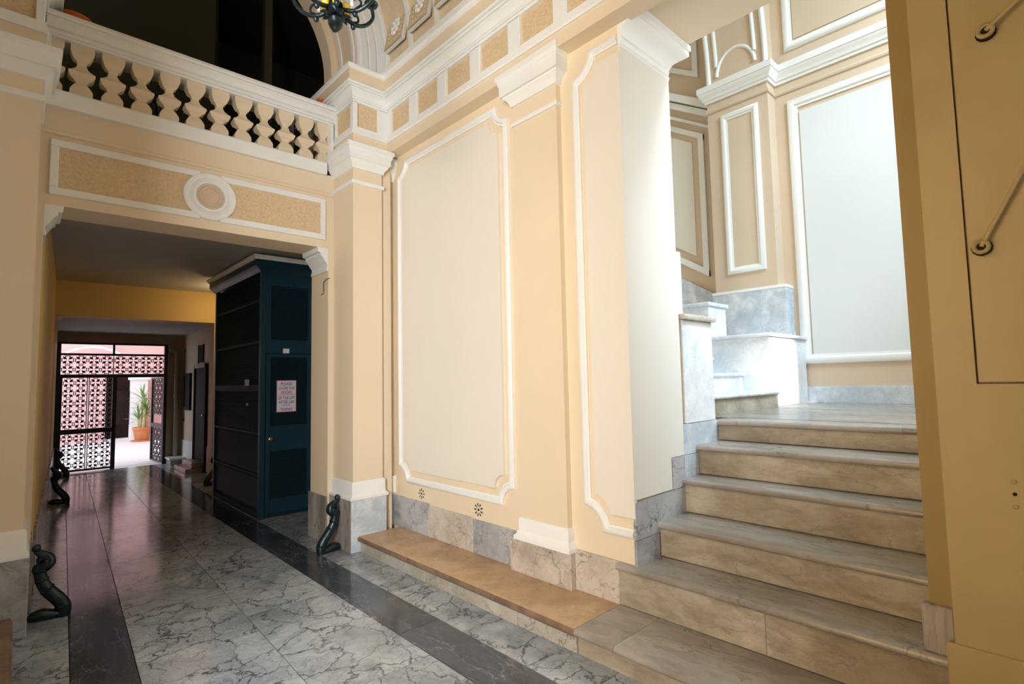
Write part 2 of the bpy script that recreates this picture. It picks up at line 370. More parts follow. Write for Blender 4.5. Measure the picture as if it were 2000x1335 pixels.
# ------------------------------------------------------------------ far right pier (A)
pa = empty('corner_pier'); tag(pa, 'square beige corner pier beside the passage, white capital and marble plinth', kind='structure')
box('shaft', 'beige', pa, PAX, PA2, YA, 4.75, 0.5, 3.47)
box('core', 'beige', pa, PAX+0.03, PA2+0.1, YA+0.03, 4.75, 3.47, 4.15)
box('back_infill', 'beige', pa, PA2, WX+0.1, 4.42, 4.75, 0, 4.2)
pth = [(PA2, 4.42), (PA2, YA), (PAX, YA), (PAX, YL)]
pthp = [(WX, YA+0.13), (2.462, YA+0.13)]
box('return', 'beige', pa, PA2-0.01, 2.47, YA+0.035, 4.5, 0, 3.47)
box('half_pilaster', 'beige', pa, 2.462, WX+0.02, YA+0.1, 4.6, 0.12, 3.45)
MB().box(2.05, 2.375, YA-0.03, YL, 0, 0.425).build('plinth', 'marble_brown', pa, bevel=0.003)
MB().box(2.053, 2.378, YA-0.034, YA-0.02, 0.002, 0.423).build('plinth_face', 'marble_blue', pa, bevel=0.002)
box('side_plinth', 'marble_blue', pa, 2.45, WX, YA+0.08, 4.5, ZB, 0.41)
wrap([(PA2, 4.42), (PA2, YA), (PAX, YA), (PAX, YL)], [(0, 0.425), (0.036, 0.425), (0.036, 0.445), (0.02, 0.46), (0.016, 0.47), (0.016, 0.555), (0.006, 0.57), (0, 0.57)], 'base_moulding', 'white', pa)
box('side_base', 'white', pa, 2.442, WX, YA+0.07, 4.5, 0.41, 0.56)
wrap(pth, [(0, 3.125), (0.014, 3.13), (0.018, 3.146), (0.014, 3.162), (0, 3.168)], 'neck_ring', 'white', pa)
wrap(pth, [(0, 3.265), (0.012, 3.268), (0.018, 3.295), (0.04, 3.32), (0.045, 3.335), (0.06, 3.345), (0.06, 3.395), (0.068, 3.40), (0.075, 3.43), (0.085, 3.435), (0.085, 3.468), (0, 3.468)], 'capital', 'white', pa)
MB().sweep([(WX, YA+0.1), (2.462, YA+0.1), (2.462, 4.5)], [(0, 3.265), (0.015, 3.268), (0.045, 3.335), (0.06, 3.345), (0.06, 3.395), (0.08, 3.43), (0.08, 3.468), (0, 3.468)]).build('side_capital', 'white', pa, smooth=35)

# ------------------------------------------------------------------ entablature of the right wall and the pier
def entablature(name, path, label, dividers):
    t = empty(name); tag(t, label, kind='structure')
    wrap(path, [(-0.14, 3.48), (0, 3.48), (0, 3.575), (-0.14, 3.575)], 'architrave', 'beige', t)
    wrap(path, [(-0.1, 3.575), (0.012, 3.575), (0.02, 3.585), (0.02, 3.605), (0.008, 3.612), (0.008, 3.645), (-0.03, 3.648)], 'listel', 'white', t)
    wrap(path, [(-0.022, 3.64), (-0.022, 3.88), (-0.028, 3.88), (-0.028, 3.64)], 'frieze_ground', 'stucco', t)
    wrap(path, [(-0.03, 3.868), (0.0, 3.868), (0.0, 3.888), (0.014, 3.889), (0.018, 3.90), (0.014, 3.91), (0.006, 3.911), (0.006, 3.92), (0.012, 3.937), (0.026, 3.955), (0.046, 3.967), (0.046, 3.973), (0.066, 3.974), (0.066, 3.984), (0.088, 3.985), (0.094, 3.998), (0.088, 4.012), (-0.05, 4.012)], 'cornice', 'white', t, 25)
    wrap(path, [(0.07, 4.012), (0.07, 4.125), (-0.1, 4.125)], 'band', 'beige', t)
    wrap(path, [(0.07, 4.12), (0.082, 4.125), (0.088, 4.14), (0.088, 4.158), (-0.14, 4.158)], 'fillet', 'white', t)
    for b in dividers: box('frieze_divider', 'white', t, *b, 3.64, 3.875, bevel=0.004)
    return t
dv = []
ys = [4.141-0.4235*k for k in range(0, 13)]
for k, y in enumerate(ys): dv.append((XF, XF+0.05, y, y+0.118) if k else (XF, XF+0.05, y, YA))
dv += [(PAX, PAX+0.045, YA, YA+0.05), (PA2-0.035, XF+0.02, YA, YA+0.05), (PAX, PAX+0.05, YA+0.045, YA+0.06), (PAX, PAX+0.05, 4.55, 4.75)]
entab = entablature('trim_1', [(XF, -2.5), (XF, YA), (PAX, YA), (PAX, 5.3)], 'long white and beige entablature with rough frieze panels above the bench wall', dv)

# ------------------------------------------------------------------ left pier and left wall
pl = empty('corner_pier'); tag(pl, 'beige corner pier at the picture edge beside the passage, half cut off', kind='structure')
box('shaft', 'beige', pl, -0.5, LPX, YA, 4.75, 0.5, 3.47)
box('core', 'beige', pl, -0.5, LPX-0.03, YA+0.03, 4.75, 3.47, 4.15)
box('plinth', 'marble_grey', pl, -0.5, LPX+0.03, YA-0.03, YL, 0, 0.44, bevel=0.003)
lp = [(LPX, YL), (LPX, YA), (-0.5, YA)]
wrap(lp, [(0, 0.44), (0.03, 0.44), (0.03, 0.46), (0.016, 0.49), (0.016, 0.585), (0.006, 0.60), (0, 0.60)], 'base_moulding', 'white', pl)
wrap(lp, [(0, 3.14), (0.014, 3.145), (0.018, 3.16), (0.014, 3.18), (0, 3.185)], 'neck_ring', 'white', pl)
wrap(lp, [(0, 3.275), (0.012, 3.278), (0.018, 3.30), (0.04, 3.325), (0.05, 3.335), (0.05, 3.345), (0.066, 3.347), (0.066, 3.40), (0.075, 3.43), (0.085, 3.435), (0.085, 3.468), (0, 3.468)], 'capital', 'white', pl)
entablature('trim_2', [(LPX, 5.3), (LPX, YA), (-0.28, YA), (-0.28, -2.5)], 'short white and beige entablature above the cut-off pier at the picture edge',
            [(LPX-0.045, LPX, YA, YA+0.05), (-0.28, -0.2, YA, YA+0.05)])
wl = MB()
wl.box(-0.7, -0.39, -2.6, 0.44, 0, 4.5); wl.box(-0.7, -0.39, 1.733, 4.75, 0, 4.5); wl.box(-0.7, -0.39, 0.44, 1.733, 3.5, 4.5)
wl.box(-2.3, -2.2, -2.6, 2.2, 0, 4.5); wl.box(-2.2, -0.7, 2.1, 2.2, 0, 4.5); wl.box(-2.2, -0.7, -2.6, -2.5, 0, 4.5); wl.box(-2.3, -0.7, -2.6, 2.2, 4.4, 4.5); wl.box(-2.2, -0.39, -2.5, 2.1, -0.1, 0.0)  # unseen side room added to enclose the side light
tag(wl.build('wall_left', 'beige'), 'beige plaster hall wall, with an unseen opening and side room added for the light', kind='structure')

tag(box('wall_street', 'beige', None, -0.8, 3.3, -2.65, -2.5, 0, 6.0), 'end wall of the hall with the street door, behind the viewer', kind='structure')
# ================================================================== VAULT
AX, ZC, RV = 1.07, 4.37, 1.40
vm = MB(); ns, prof = 40, []
for i in range(ns+1):
    t = math.pi*i/ns; prof.append((AX+RV*math.cos(t), ZC+RV*math.sin(t)))
prof = [(AX+RV, 4.1)] + prof + [(AX-RV, 4.1)]
out = [(AX+(RV+0.25)*math.cos(math.pi*i/ns), ZC+(RV+0.25)*math.sin(math.pi*i/ns)) for i in range(ns, -1, -1)]
n = len(prof)
vm.add([(x, -2.5, z) for x, z in prof]+[(x, 4.9, z) for x, z in prof], [(i, i+1, n+i+1, n+i) for i in range(n-1)])
ceiling = vm.build('ceiling', 'coffer', smooth=50)
tag(ceiling, 'carved beige and white barrel vault with coffers over the hall', kind='structure')
def ring(r0, r1, y0, y1, mat, name, parent, steps=None, a0=0, a1=180, seg=36, zb=4.1):
    """solid arch ring between radii r0 and r1 with straight feet down to zb"""
    m = MB(); pts = []
    for i in range(seg+1):
        t = math.radians(a0+(a1-a0)*i/seg); pts.append((math.cos(t), math.sin(t)))
    vs = []
    for c, s in pts:
        for r in (r0, r1): vs += [(AX+r*c, y0, ZC+r*s), (AX+r*c, y1, ZC+r*s)]
    k = 4; fs = []
    for i in range(seg):
        a, b = i*k, (i+1)*k
        fs += [(a, b, b+1, a+1), (a+2, a+3, b+3, b+2), (a, a+2, b+2, b), (a+1, b+1, b+3, a+3)]
    m.add(vs, fs)
    if a0 == 0:
        m.box(AX+r0, AX+r1, y0, y1, zb, ZC)
        if a1 == 180: m.box(AX-r1, AX-r0, y0, y1, zb, ZC)
    return m.build(name, mat, parent, smooth=30)
ra = empty('transverse_arch'); tag(ra, 'white fluted transverse arch springing from the corner pier', kind='structure')
for r0, r1, dy in ((1.11, 1.15, 0.0), (1.15, 1.21, 0.018), (1.21, 1.235, 0.006), (1.235, 1.29, 0.02), (1.29, 1.315, 0.006), (1.315, 1.40, 0.022)):
    ring(r0, r1, 4.32-0.03+0.02-dy, 4.75, 'white', 'archivolt_band', ra)
ring(1.095, 1.115, 4.36, 4.40, 'white', 'soffit_bead', ra)
ring(1.095, 1.115, 4.60, 4.64, 'white', 'soffit_bead', ra)
ring(1.108, 1.118, 4.33, 4.72, 'beige', 'soffit', ra)
box('arch_foot', 'white', ra, AX+1.09, AX+1.42, 4.27, 4.36, 4.155, 4.215, bevel=0.006)
MB().tube([(2.185, 4.53+0.07*math.cos(math.radians(a)), 4.2+0.13*math.sin(math.radians(a))) for a in range(0, 181, 15)], 0.014, 6).build('soffit_scroll', 'coffer', ra, smooth=40)
# coffers near the springing
coff = MB(); coff.box(-0.15, 0.15, -0.19, 0.19, 0, 0.004); cm = coff.mesh('coffer_ground'); cm.materials.append(MAT['stucco'])
rimm = MB().sweep(rect(-0.15, 0.15, -0.19, 0.19), [(0, 0), (0, 0.03), (0.012, 0.045), (0.025, 0.03), (0.035, 0.035), (0.045, 0.012), (0.045, 0)], closed=True).mesh('coffer_rim', smooth=40); rimm.materials.append(MAT['white'])
orn = MB()
for i in range(8):
    a = i*math.pi/4
    orn.ball((0.052*math.cos(a), 0.068*math.sin(a), 0.012), (0.026, 0.03, 0.03), 8, 4)
orn.ball((0, 0, 0.015), (0.03, 0.035, 0.03), 8, 5)
for i in range(22):
    f = i/22; per = 2*(0.20+0.28); d = f*per
    if d < 0.20: p = (-0.1+d, -0.14)
    elif d < 0.48: p = (0.1, -0.14+d-0.20)
    elif d < 0.68: p = (0.1-(d-0.48), 0.14)
    else: p = (-0.1, 0.14-(d-0.68))
    orn.ball((p[0], p[1], 0.008), (0.013, 0.013, 0.012), 6, 4)
for i in range(16):
    for sg_ in (-1, 1): orn.ball((-0.14+0.28*i/15, sg_*0.172, 0.034), (0.008, 0.009, 0.010), 6, 4)
for i in range(20):
    for sg_ in (-1, 1): orn.ball((sg_*0.132, -0.17+0.34*i/19, 0.034), (0.009, 0.008, 0.010), 6, 4)
om = orn.mesh('coffer_rosette', smooth=60); om.materials.append(MAT['white'])
for row, ang in enumerate((11, 30, 49, 68)):
    for k in range(7):
        y = 4.05-0.40*k
        t = math.radians(ang)
        pos = (AX+(RV-0.02)*math.cos(t), y, ZC+(RV-0.02)*math.sin(t))
        # local x -> world Y, local y -> up along the arc, local z -> inward
        M = Matrix(((0, -math.sin(t), -math.cos(t)), (1, 0, 0), (0, math.cos(t), -math.sin(t))))
        c = place('coffer', cm, ceiling, pos); c.rotation_euler = M.to_euler()
        place('coffer_rim', rimm, c); place('coffer_rosette', om, c)
for k in range(8):
    y = 4.25-0.40*k
    ring(1.375, 1.40, y-0.018, y+0.018, 'white', 'vault_rib', ceiling, a1=90)
MB().box(2.30, 2.60, -2.5, 4.3, 4.158, 4.175).build('cornice_top', 'white', ceiling)
# ================================================================== STONE BENCH
bench = empty('stone_bench', (2.3, 3.0, 0)); tag(bench, 'low tan stone bench along the panelled wall, ending at the stairs', 'bench')
def wbox(name, mat, root, *b, bevel=0):
    o = box(name, mat, root, *b, bevel=bevel); o.matrix_parent_inverse = Matrix.Translation(root.location).inverted(); return o
def wobj(o, root): o.parent = root; o.matrix_parent_inverse = Matrix.Translation(root.location).inverted(); return o
def nosed(x0, x1, y0, y1, z0, z1):
    """slab with a rounded front (towards -X)"""
    h = z1-z0; r = h/2
    pr = [(x0+r-r*math.cos(math.radians(a)), z0+r+r*math.sin(math.radians(a))) for a in range(-90, 91, 30)]
    return MB().prism([(x1, z0)] + pr + [(x1, z1)], lambda a, b, h: (a, h, b), y0, y1)
for y0, y1 in ((3.418, YA-0.032), (2.62, 3.418), (1.84, 2.62)):
    sl = nosed(2.106, WX, y0+0.001, y1-0.001, ZB-0.046, ZB).build('seat_slab', 'bench_top', None, smooth=40); wobj(sl, bench)
    sl.data.materials.append(MAT['bench_edge'])
    for p in sl.data.polygons:
        if p.center.x < 2.135 and abs(p.normal.y) < 0.5 and p.normal.z < 0.93: p.material_index = 1
for y0, y1 in ((3.222, YA-0.032), (2.911, 3.222), (2.282, 2.911), (1.84, 2.282)):
    wbox('front_slab', 'bench_front', bench, 2.134, 2.17, y0+0.0015, y1-0.0015, 0, ZB-0.046, bevel=0.002)
wbox('core', 'marble_grey', bench, 2.17, WX, 1.84, YA-0.04, 0, ZB-0.047)

# ================================================================== MAIN STAIRS
st = empty('marble_staircase', (2.9, 1.1, 0)); tag(st, 'worn white marble staircase climbing through the opening to the landing', 'stairs')
def step(xr, xb, y0, y1, z0, z1, joint=None, th=0.036, tm='tread', splits=()):
    ylist = [y0] + list(splits) + [y1]
    for a, b in zip(ylist, ylist[1:]):
        wobj(nosed(xr-0.036, xb+0.02, a+0.001, b-0.001, z1-th, z1).build('tread', tm, None, smooth=40), st)
    rl = [y0] + ([joint] if joint else []) + [y1]
    for a, b in zip(rl, rl[1:]):
        wbox('riser', 'riser', st, xr, xr+0.03, a+0.001, b-0.001, z0+(0.004 if z0 else 0), z1-th-0.002)
    wbox('step_core', 'grout', st, xr+0.03, xb+0.02, y0+0.002, y1-0.002, max(0, z0-0.25), z1-th-0.001)
step(2.142, 2.56, -0.9, 1.838, 0, ZB, splits=(0.4, 1.592))
step(2.515, 2.765, 0.382, 1.842, ZB, Z2, joint=1.045)
step(2.762, 3.06, 0.30, YJ-0.001, Z2, Z3)
step(3.059, 3.25, 0.30, YJ-0.001, Z3, Z4)
step(3.247, 3.55, 0.30, YJ-0.001, Z4, Z5)
step(3.547, 3.75, -0.7, YJ-0.001, Z5, Z6)
# landing
ld = MB().box(3.74, 6.07, -0.75, 1.9, Z6-0.2, Z6-0.003).build('landing', 'tread', None); wobj(ld, st)
for x0, x1 in ((3.75, 4.5), (4.5, 5.3), (5.3, 6.08)):
    for y0, y1 in ((-0.75, 0.6), (0.6, 1.9)):
        wbox('landing_slab', 'tread', st, x0+0.001, x1-0.001, y0+0.001, y1-0.001, Z6-0.004, Z6)
# second flight, climbing away along the back wall
f2 = empty('upper_flight', (4.3, 2.3, Z6)); tag(f2, 'short white marble flight climbing away from the landing', 'stairs')
for k, (y, z) in enumerate(((1.90, 1.25), (2.22, 1.42), (2.52, 1.58), (2.84, 1.74), (3.14, 1.90))):
    zb = Z6 if k == 0 else (1.25, 1.42, 1.58, 1.74)[k-1]
    m = MB(); h = 0.034; r = h/2
    pr = [(y-0.03+r-r*math.cos(math.radians(a)), z-h+r+r*math.sin(math.radians(a))) for a in range(-90, 91, 30)]
    m.prism([(y+0.36, z-h)] + pr + [(y+0.36, z)], lambda a, b, hh: (hh, a, b), 3.512, 5.112)
    wobj(m.build('tread', 'marble_white', None, smooth=40), f2)
    wbox('riser', 'marble_white' if k else 'riser', f2, 3.512, 5.112, y, y+0.03, zb, z-h)
    wbox('step_core', 'marble_white', f2, 3.512, 5.112, y+0.03, 3.6, zb-(0.05 if k else 0.2), z-h-0.001)

# ================================================================== STAIR HALL
sw = MB(); sw.box(6.1, 6.4, -1.0, 4.0, 0.5, 7.0)
wall_stair = sw.build('wall_stair_back', 'pinkbeige'); tag(wall_stair, 'stair hall back wall with tall framed panel and white mouldings', kind='structure')
box('skirting_slab', 'marble_blue', wall_stair, 6.08, 6.11, -0.9, 2.05, Z6, 1.262, bevel=0.002)
PW = lambda X: XW(X)
MB().sweep(rect(-0.6, 2.0, 1.50, 4.375), bead(0.10, 0.035), XW(6.1), closed=True).build('panel_moulding', 'white', wall_stair, smooth=40)
MB().prism(rect(-0.5, 1.885, 1.60, 4.225), XW(6.1), 0, 0.012).build('panel_field', 'pale', wall_stair)
MB().sweep(rect(-0.6, 2.0, 4.94, 6.3), bead(0.09, 0.035), XW(6.1), closed=True).build('upper_panel_moulding', 'white', wall_stair, smooth=40)
MB().prism(rect(-0.5, 1.9, 5.05, 6.2), XW(6.1), 0, 0.01).build('upper_panel_field', 'greige', wall_stair)
# pilaster of the back wall
ps = empty('stair_pilaster'); tag(ps, 'beige framed pilaster on the stair hall back wall above a marble plinth', kind='structure')
box('shaft', 'pinkbeige', ps, 5.9, 6.12, 2.13, 2.815, 1.2, 4.9)
box('plinth', 'marble_blue', ps, 5.88, 6.12, 2.05, 2.85, Z6, 2.31, bevel=0.003)
box('plinth_cap', 'white', ps, 5.875, 6.12, 2.045, 2.855, 2.31, 2.345, bevel=0.008)
MB().sweep(rect(2.235, 2.66, 2.535, 4.40), bead(0.075, 0.03), XW(5.9), closed=True).build('panel_moulding', 'white', ps, smooth=40)
MB().prism(rect(2.31, 2.585, 2.61, 4.325), XW(5.9), 0, 0.004).build('panel_field', 'greige', ps)
cp = [(6.1, -0.8), (6.1, 2.13), (5.9, 2.13), (5.9, 2.815), (6.1, 2.815)]
wrap(cp, [(0, 4.60), (0.02, 4.60), (0.025, 4.625), (0.04, 4.635), (0.05, 4.67), (0.07, 4.69), (0.075, 4.715), (0.085, 4.72), (0.085, 4.79), (0, 4.80)], 'cornice', 'white', ps)
wrap(cp, [(0, 4.475), (0.015, 4.48), (0.02, 4.50), (0.01, 4.52), (0, 4.525)], 'neck_ring', 'greige', ps)
# rib above the pilaster, leaning in like the foot of a vault
rib = MB(); rows = []
for i in range(9):
    t = i/8; z = 4.80+1.6*t; x = 5.9-0.35*t*t; rows.append((x, z))
pr = rows + [(6.12, 6.4), (6.12, 4.8)]
MB().prism(pr, lambda a, b, h: (a, h, b), 2.13, 2.815).build('vault_rib', 'pinkbeige', ps)
for yy in (2.13, 2.75):
    MB().tube([(x-0.004, yy+(0.0 if yy < 2.5 else 0.03), z) for x, z in rows], 0.03, 8).build('rib_bead', 'white', ps, smooth=50)
for yy in (2.24, 2.68):
    MB().tube([(x-0.002, yy, z) for x, z in rows[1:]], 0.024, 8).build('rib_panel_bead', 'white', ps, smooth=50)
MB().tube([(5.895, 2.46+0.22*math.cos(math.radians(a)), 4.88+0.26*math.sin(math.radians(a))) for a in range(0, 181, 12)], 0.022, 8).build('rib_panel_arch', 'white', ps, smooth=50)
# wall beyond the pilaster, its mouldings rising with the stairs
SL = lambda y, z: z+0.61*(y-2.92)
def slope_strip(z0, z1, h, name, mat, y0=2.8, y1=3.9, X=6.1):
    MB().prism([(y0, SL(y0, z0)), (y1, SL(y1, z0)), (y1, SL(y1, z1)), (y0, SL(y0, z1))], XW(X), 0, h).build(name, mat, wall_stair)
slope_strip(4.66, 4.76, 0.09, 'rising_cornice', 'white'); slope_strip(4.56, 4.64, 0.06, 'rising_cornice', 'white')
slope_strip(4.42, 4.46, 0.03, 'rising_ring', 'white'); slope_strip(4.26, 4.33, 0.03, 'rising_panel_moulding', 'white', 2.97)
slope_strip(2.56, 2.64, 0.03, 'rising_panel_moulding', 'white', 2.97)
MB().prism([(2.97, SL(2.97, 2.56)), (3.04, SL(3.04, 2.56)), (3.04, SL(3.04, 4.33)), (2.97, SL(2.97, 4.33))], XW(6.1), 0, 0.032).build('rising_panel_moulding', 'white', wall_stair)
MB().prism([(3.13, SL(3.13, 2.74)), (3.9, SL(3.9, 2.74)), (3.9, SL(3.9, 4.18)), (3.13, SL(3.13, 4.18))], XW(6.1), 0, 0.012).build('rising_panel_field', 'cream', wall_stair)
slope_strip(1.9, 2.37, 0.03, 'rising_skirting', 'marble_blue')
slope_strip(5.05, 5.12, 0.03, 'rising_upper_moulding', 'white', 3.02)
MB().prism([(3.0, 5.10), (3.07, 5.14), (3.07, 6.3), (3.0, 6.3)], XW(6.1), 0, 0.032).build('rising_upper_moulding', 'white', wall_stair)
tag(box('wall_stair_far', 'pinkbeige', None, 3.0, 6.4, 4.0, 4.2, 0.5, 7.0), 'far end wall of the stair hall', kind='structure')
tag(box('ceiling_stair', 'cream', None, 3.0, 6.4, -1.0, 4.2, 6.4, 6.6), 'plain ceiling over the stair hall', kind='structure')
nw = MB()
nw.box(3.0, 3.2, -1.0, -0.85, 0.5, 6.5); nw.box(5.6, 6.4, -1.0, -0.85, 0.5, 6.5); nw.box(3.2, 5.6, -1.0, -0.85, 0.5, 4.35); nw.box(3.2, 5.6, -1.0, -0.85, 6.3, 6.5)
tag(nw.build('wall_stair_near', 'pinkbeige'), 'near wall of the stair hall with its window opening', kind='structure')
iw = MB(); iw.box(JX, JX+0.05, -0.85, YN, 0.5, 6.5); iw.box(JX, JX+0.05, YN, YJ, 3.6, 6.5); iw.box(JX, JX+0.05, 1.92, 4.1, 1.0, 6.5); iw.box(JX, JX+0.05, YJ+0.02, 1.93, 1.0, 6.5)
tag(iw.build('wall_stair_inner', 'beige'), 'inner face of the wall between hall and stairs', kind='structure')
# stepped marble parapets of the upper flight
tag(box('wall_parapet_base', 'marble_blue', None, JX, 3.52, YJ, 1.92, 0, Z6), 'marble footing under the stair parapet', kind='structure')
pp1 = empty('stair_parapet', (3.3, 1.8, Z6)); tag(pp1, 'stepped white marble parapet against the jamb, left of the upper flight', 'parapet')
wbox('pedestal', 'marble_white', pp1, JX+0.05, 3.51, YJ-0.012, 1.92, Z6+0.003, 1.762, bevel=0.003)
wbox('cap_slab', 'marble_cream', pp1, JX+0.03, 3.525, YJ-0.045, 1.915, 1.762, 1.798, bevel=0.012)
wbox('tall_pedestal', 'marble_white', pp1, JX+0.05, 3.495, 1.921, 2.6, Z6, 2.295, bevel=0.003)
pp2 = empty('stair_parapet', (5.5, 2.3, Z6)); tag(pp2, 'stepped white marble parapet below the framed pilaster, right of the upper flight', 'parapet')
wbox('pedestal', 'marble_white', pp2, 5.115, 6.07, 1.955, 2.52, Z6+0.001, 1.75, bevel=0.003)
wbox('cap_slab', 'marble_white', pp2, 5.09, 6.07, 1.925, 2.53, 1.75, 1.786, bevel=0.012)
wbox('tall_pedestal', 'marble_white', pp2, 5.115, 5.5, 2.53, 3.3, 1.3, 2.105, bevel=0.003)
wbox('tall_cap_slab', 'marble_white', pp2, 5.085, 5.53, 2.505, 3.32, 2.105, 2.145, bevel=0.012)

# ================================================================== BALCONY
bal = empty('lintel_beam'); tag(bal, 'beige lintel beam with framed stucco panel and round medallion over the passage', kind='structure')
box('beam', 'beige', bal, LPX-0.1, PAX+0.1, YL, 4.93, 2.62, 3.30)
box('edge_fillet', 'beige', bal, LPX, PAX, YL-0.014, YL+0.01, 3.10, 3.13, bevel=0.005)
FX0, FX1, FZ0, FZ1, RC, RR = 0.117, 2.003, 2.69, 3.067, (1.07, 2.878), 0.186
def frame_band(z0, z1, side):
    return MB().prism([(FX0, z0), (FX1, z0), (FX1, z1), (FX0, z1)], YW(YL), 0, 0.02)
for z0, z1 in ((FZ0, FZ0+0.05), (FZ1-0.05, FZ1)):
    for x0, x1 in ((FX0, RC[0]-0.07), (RC[0]+0.07, FX1)):
        box('frame_bar', 'white', bal, x0, x1, YL-0.02, YL+0.01, z0, z1, bevel=0.004)
for x0 in (FX0, FX1-0.045): box('frame_bar', 'white', bal, x0, x0+0.045, YL-0.02, YL+0.01, FZ0+0.05, FZ1-0.05, bevel=0.004)
for x0, x1 in ((FX0+0.045, 0.93), (1.21, FX1-0.045)): box('stucco_panel', 'stucco', bal, x0, x1, YL-0.004, YL+0.01, FZ0+0.05, FZ1-0.05)
def disc(prof, name, mat):
    m = MB().lathe(prof, 40, fn=lambda x, y, z: (RC[0]+x, YL-z, RC[1]+y)); return m.build(name, mat, bal, smooth=40)
disc([(RR, 0), (RR, 0.02), (RR-0.008, 0.028), (RR-0.04, 0.028), (RR-0.048, 0.016), (RR-0.056, 0.016), (RR-0.062, 0.03), (RR-0.082, 0.03), (RR-0.088, 0.014), (RR-0.09, 0.0)], 'medallion_ring', 'white')
disc([(RR-0.085, 0), (RR-0.085, 0.014), (0.085, 0.018), (0.078, 0.03), (0.066, 0.03), (0.06, 0.018), (0.045, 0.016), (0.0001, 0.022)], 'medallion_boss', 'pinkbeige')
# corbels in the top corners of the opening
cor = [(2.05, 2.41), (2.02, 2.41), (2.02, 2.44), (2.028, 2.45), (2.024, 2.475), (2.005, 2.50), (1.985, 2.535), (1.965, 2.555), (1.965, 2.575), (1.94, 2.58), (1.935, 2.62), (2.05, 2.62)]
MB().prism(cor, lambda a, b, h: (a, h, b), YL+0.001, 4.93).build('corbel', 'white', bal)
MB().prism([(2.134-a, b) for a, b in cor], lambda a, b, h: (a, h, b), YL+0.001, 4.93).build('corbel', 'white', bal)
jb = MB().box(2.034, 2.2, YL, 4.95, 0, 2.62).build('jamb', 'beige', bal)
box('jamb', 'beige', bal, -0.2, 0.10, YL, 4.95, 0, 2.62)
box('jamb_plinth', 'marble_brown', bal, 2.02, 2.3, YL+0.001, 4.97, 0, 0.405, bevel=0.003)
box('jamb_plinth', 'marble_brown', bal, -0.2, 0.115, YL+0.001, 4.97, 0, 0.43, bevel=0.003)
cbl = empty('wall_cable', (2.03, 4.7, 2.3)); tag(cbl, 'thin looped cable stub on the jamb beside the lift', 'cable')
wobj(MB().tube([(2.04, 4.575, 2.345), (2.03, 4.60, 2.342), (2.028, 4.66, 2.325), (2.028, 4.67, 2.30), (2.028, 4.665, 2.23)], 0.004, 6).build('cable', 'grout', None, smooth=60), cbl)
wobj(MB().tube([(2.028, 4.72, 2.215), (2.028, 4.67, 2.22)], 0.004, 6).build('clip', 'grout', None), cbl)
# balustrade
bs = empty('balustrade', (1.07, 4.66, 3.3)); tag(bs, 'white balcony balustrade with square-cut beige balusters above the passage', 'balustrade')
def xrun(prof, x0, x1, name, mat):
    return wobj(MB().prism(prof, lambda a, b, h: (h, a, b), x0, x1).build(name, mat, None, smooth=30), bs)
xrun([(4.80, 3.285), (4.545, 3.285), (4.535, 3.30), (4.535, 3.385), (4.545, 3.40), (4.80, 3.40)], LPX+0.01, 2.0, 'sill', 'white')
xrun([(4.80, 3.785), (4.59, 3.785), (4.585, 3.80), (4.57, 3.801), (4.565, 3.815), (4.57, 3.828), (4.555, 3.83), (4.555, 3.84), (4.545, 3.862), (4.525, 3.878), (4.525, 3.884), (4.505, 3.885), (4.50, 3.90), (4.505, 3.915), (4.52, 3.917), (4.52, 3.93), (4.78, 3.93), (4.80, 3.92)], LPX+0.01, PAX, 'handrail', 'white')
bp = [(0.063, 0.0), (0.063, 0.062), (0.057, 0.078), (0.043, 0.104), (0.026, 0.124), (0.042, 0.142), (0.066, 0.158), (0.066, 0.168), (0.074, 0.176), (0.074, 0.194), (0.060, 0.204), (0.036, 0.228), (0.024, 0.258), (0.030, 0.28), (0.042, 0.290), (0.047, 0.294), (0.060, 0.325), (0.066, 0.345), (0.066, 0.388)]
bm_ = MB().lathe([(r*math.sqrt(2), z) for r, z in bp], 4, a0=math.pi/4).mesh('baluster', smooth=25); bm_.materials.append(MAT['beige'])
for k in range(12):
    x = 0.267+0.1745*(k-1)
    o = place('baluster', bm_, bs, (x-1.07, 0, 0.1)); o.scale = (1, 0.72, 1)
    if k in (0, 11): o.location.x = 0.103-1.07 if k == 0 else 2.005-1.07
for x0 in (LPX+0.012, 2.045):
    wbox('end_post', 'white', bs, x0, x0+0.026, 4.555, 4.78, 3.40, 3.79, bevel=0.004)

# arch behind the balustrade and the dark upper room
aw = MB(); seg = 36
ap = [(AX+1.047*math.cos(math.pi*i/seg), ZC+1.047*math.sin(math.pi*i/seg)) for i in range(seg+1)]
ap = [(AX+1.047, 3.2)] + ap + [(AX-1.047, 3.2)]
op = [(AX+1.6, 3.2), ] + [(AX+1.6*math.cos(math.pi*i/seg), ZC+1.6*math.sin(math.pi*i/seg)) for i in range(seg+1)] + [(AX-1.6, 3.2)]
nn = len(ap)
aw.add([(x, y, z) for y in (4.72, 4.88) for pl_ in (ap, op) for x, z in pl_],
       [(i, i+1, nn+i+1, nn+i) for i in range(nn-1)] + [(2*nn+i, 3*nn+i, 3*nn+i+1, 2*nn+i+1) for i in range(nn-1)] + [(i, 2*nn+i, 2*nn+i+1, i+1) for i in range(nn-1)] + [(nn+i, nn+i+1, 3*nn+i+1, 3*nn+i) for i in range(nn-1)])
tag(aw.build('wall_balcony_arch', 'beige', smooth=30), 'beige wall pierced by the round arch behind the balustrade', kind='structure')
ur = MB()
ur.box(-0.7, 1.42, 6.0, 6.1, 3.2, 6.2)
o = ur.build('wall_balcony_back', 'darkroom'); tag(o, 'dim ochre back wall of the upper room behind the balustrade', kind='structure')
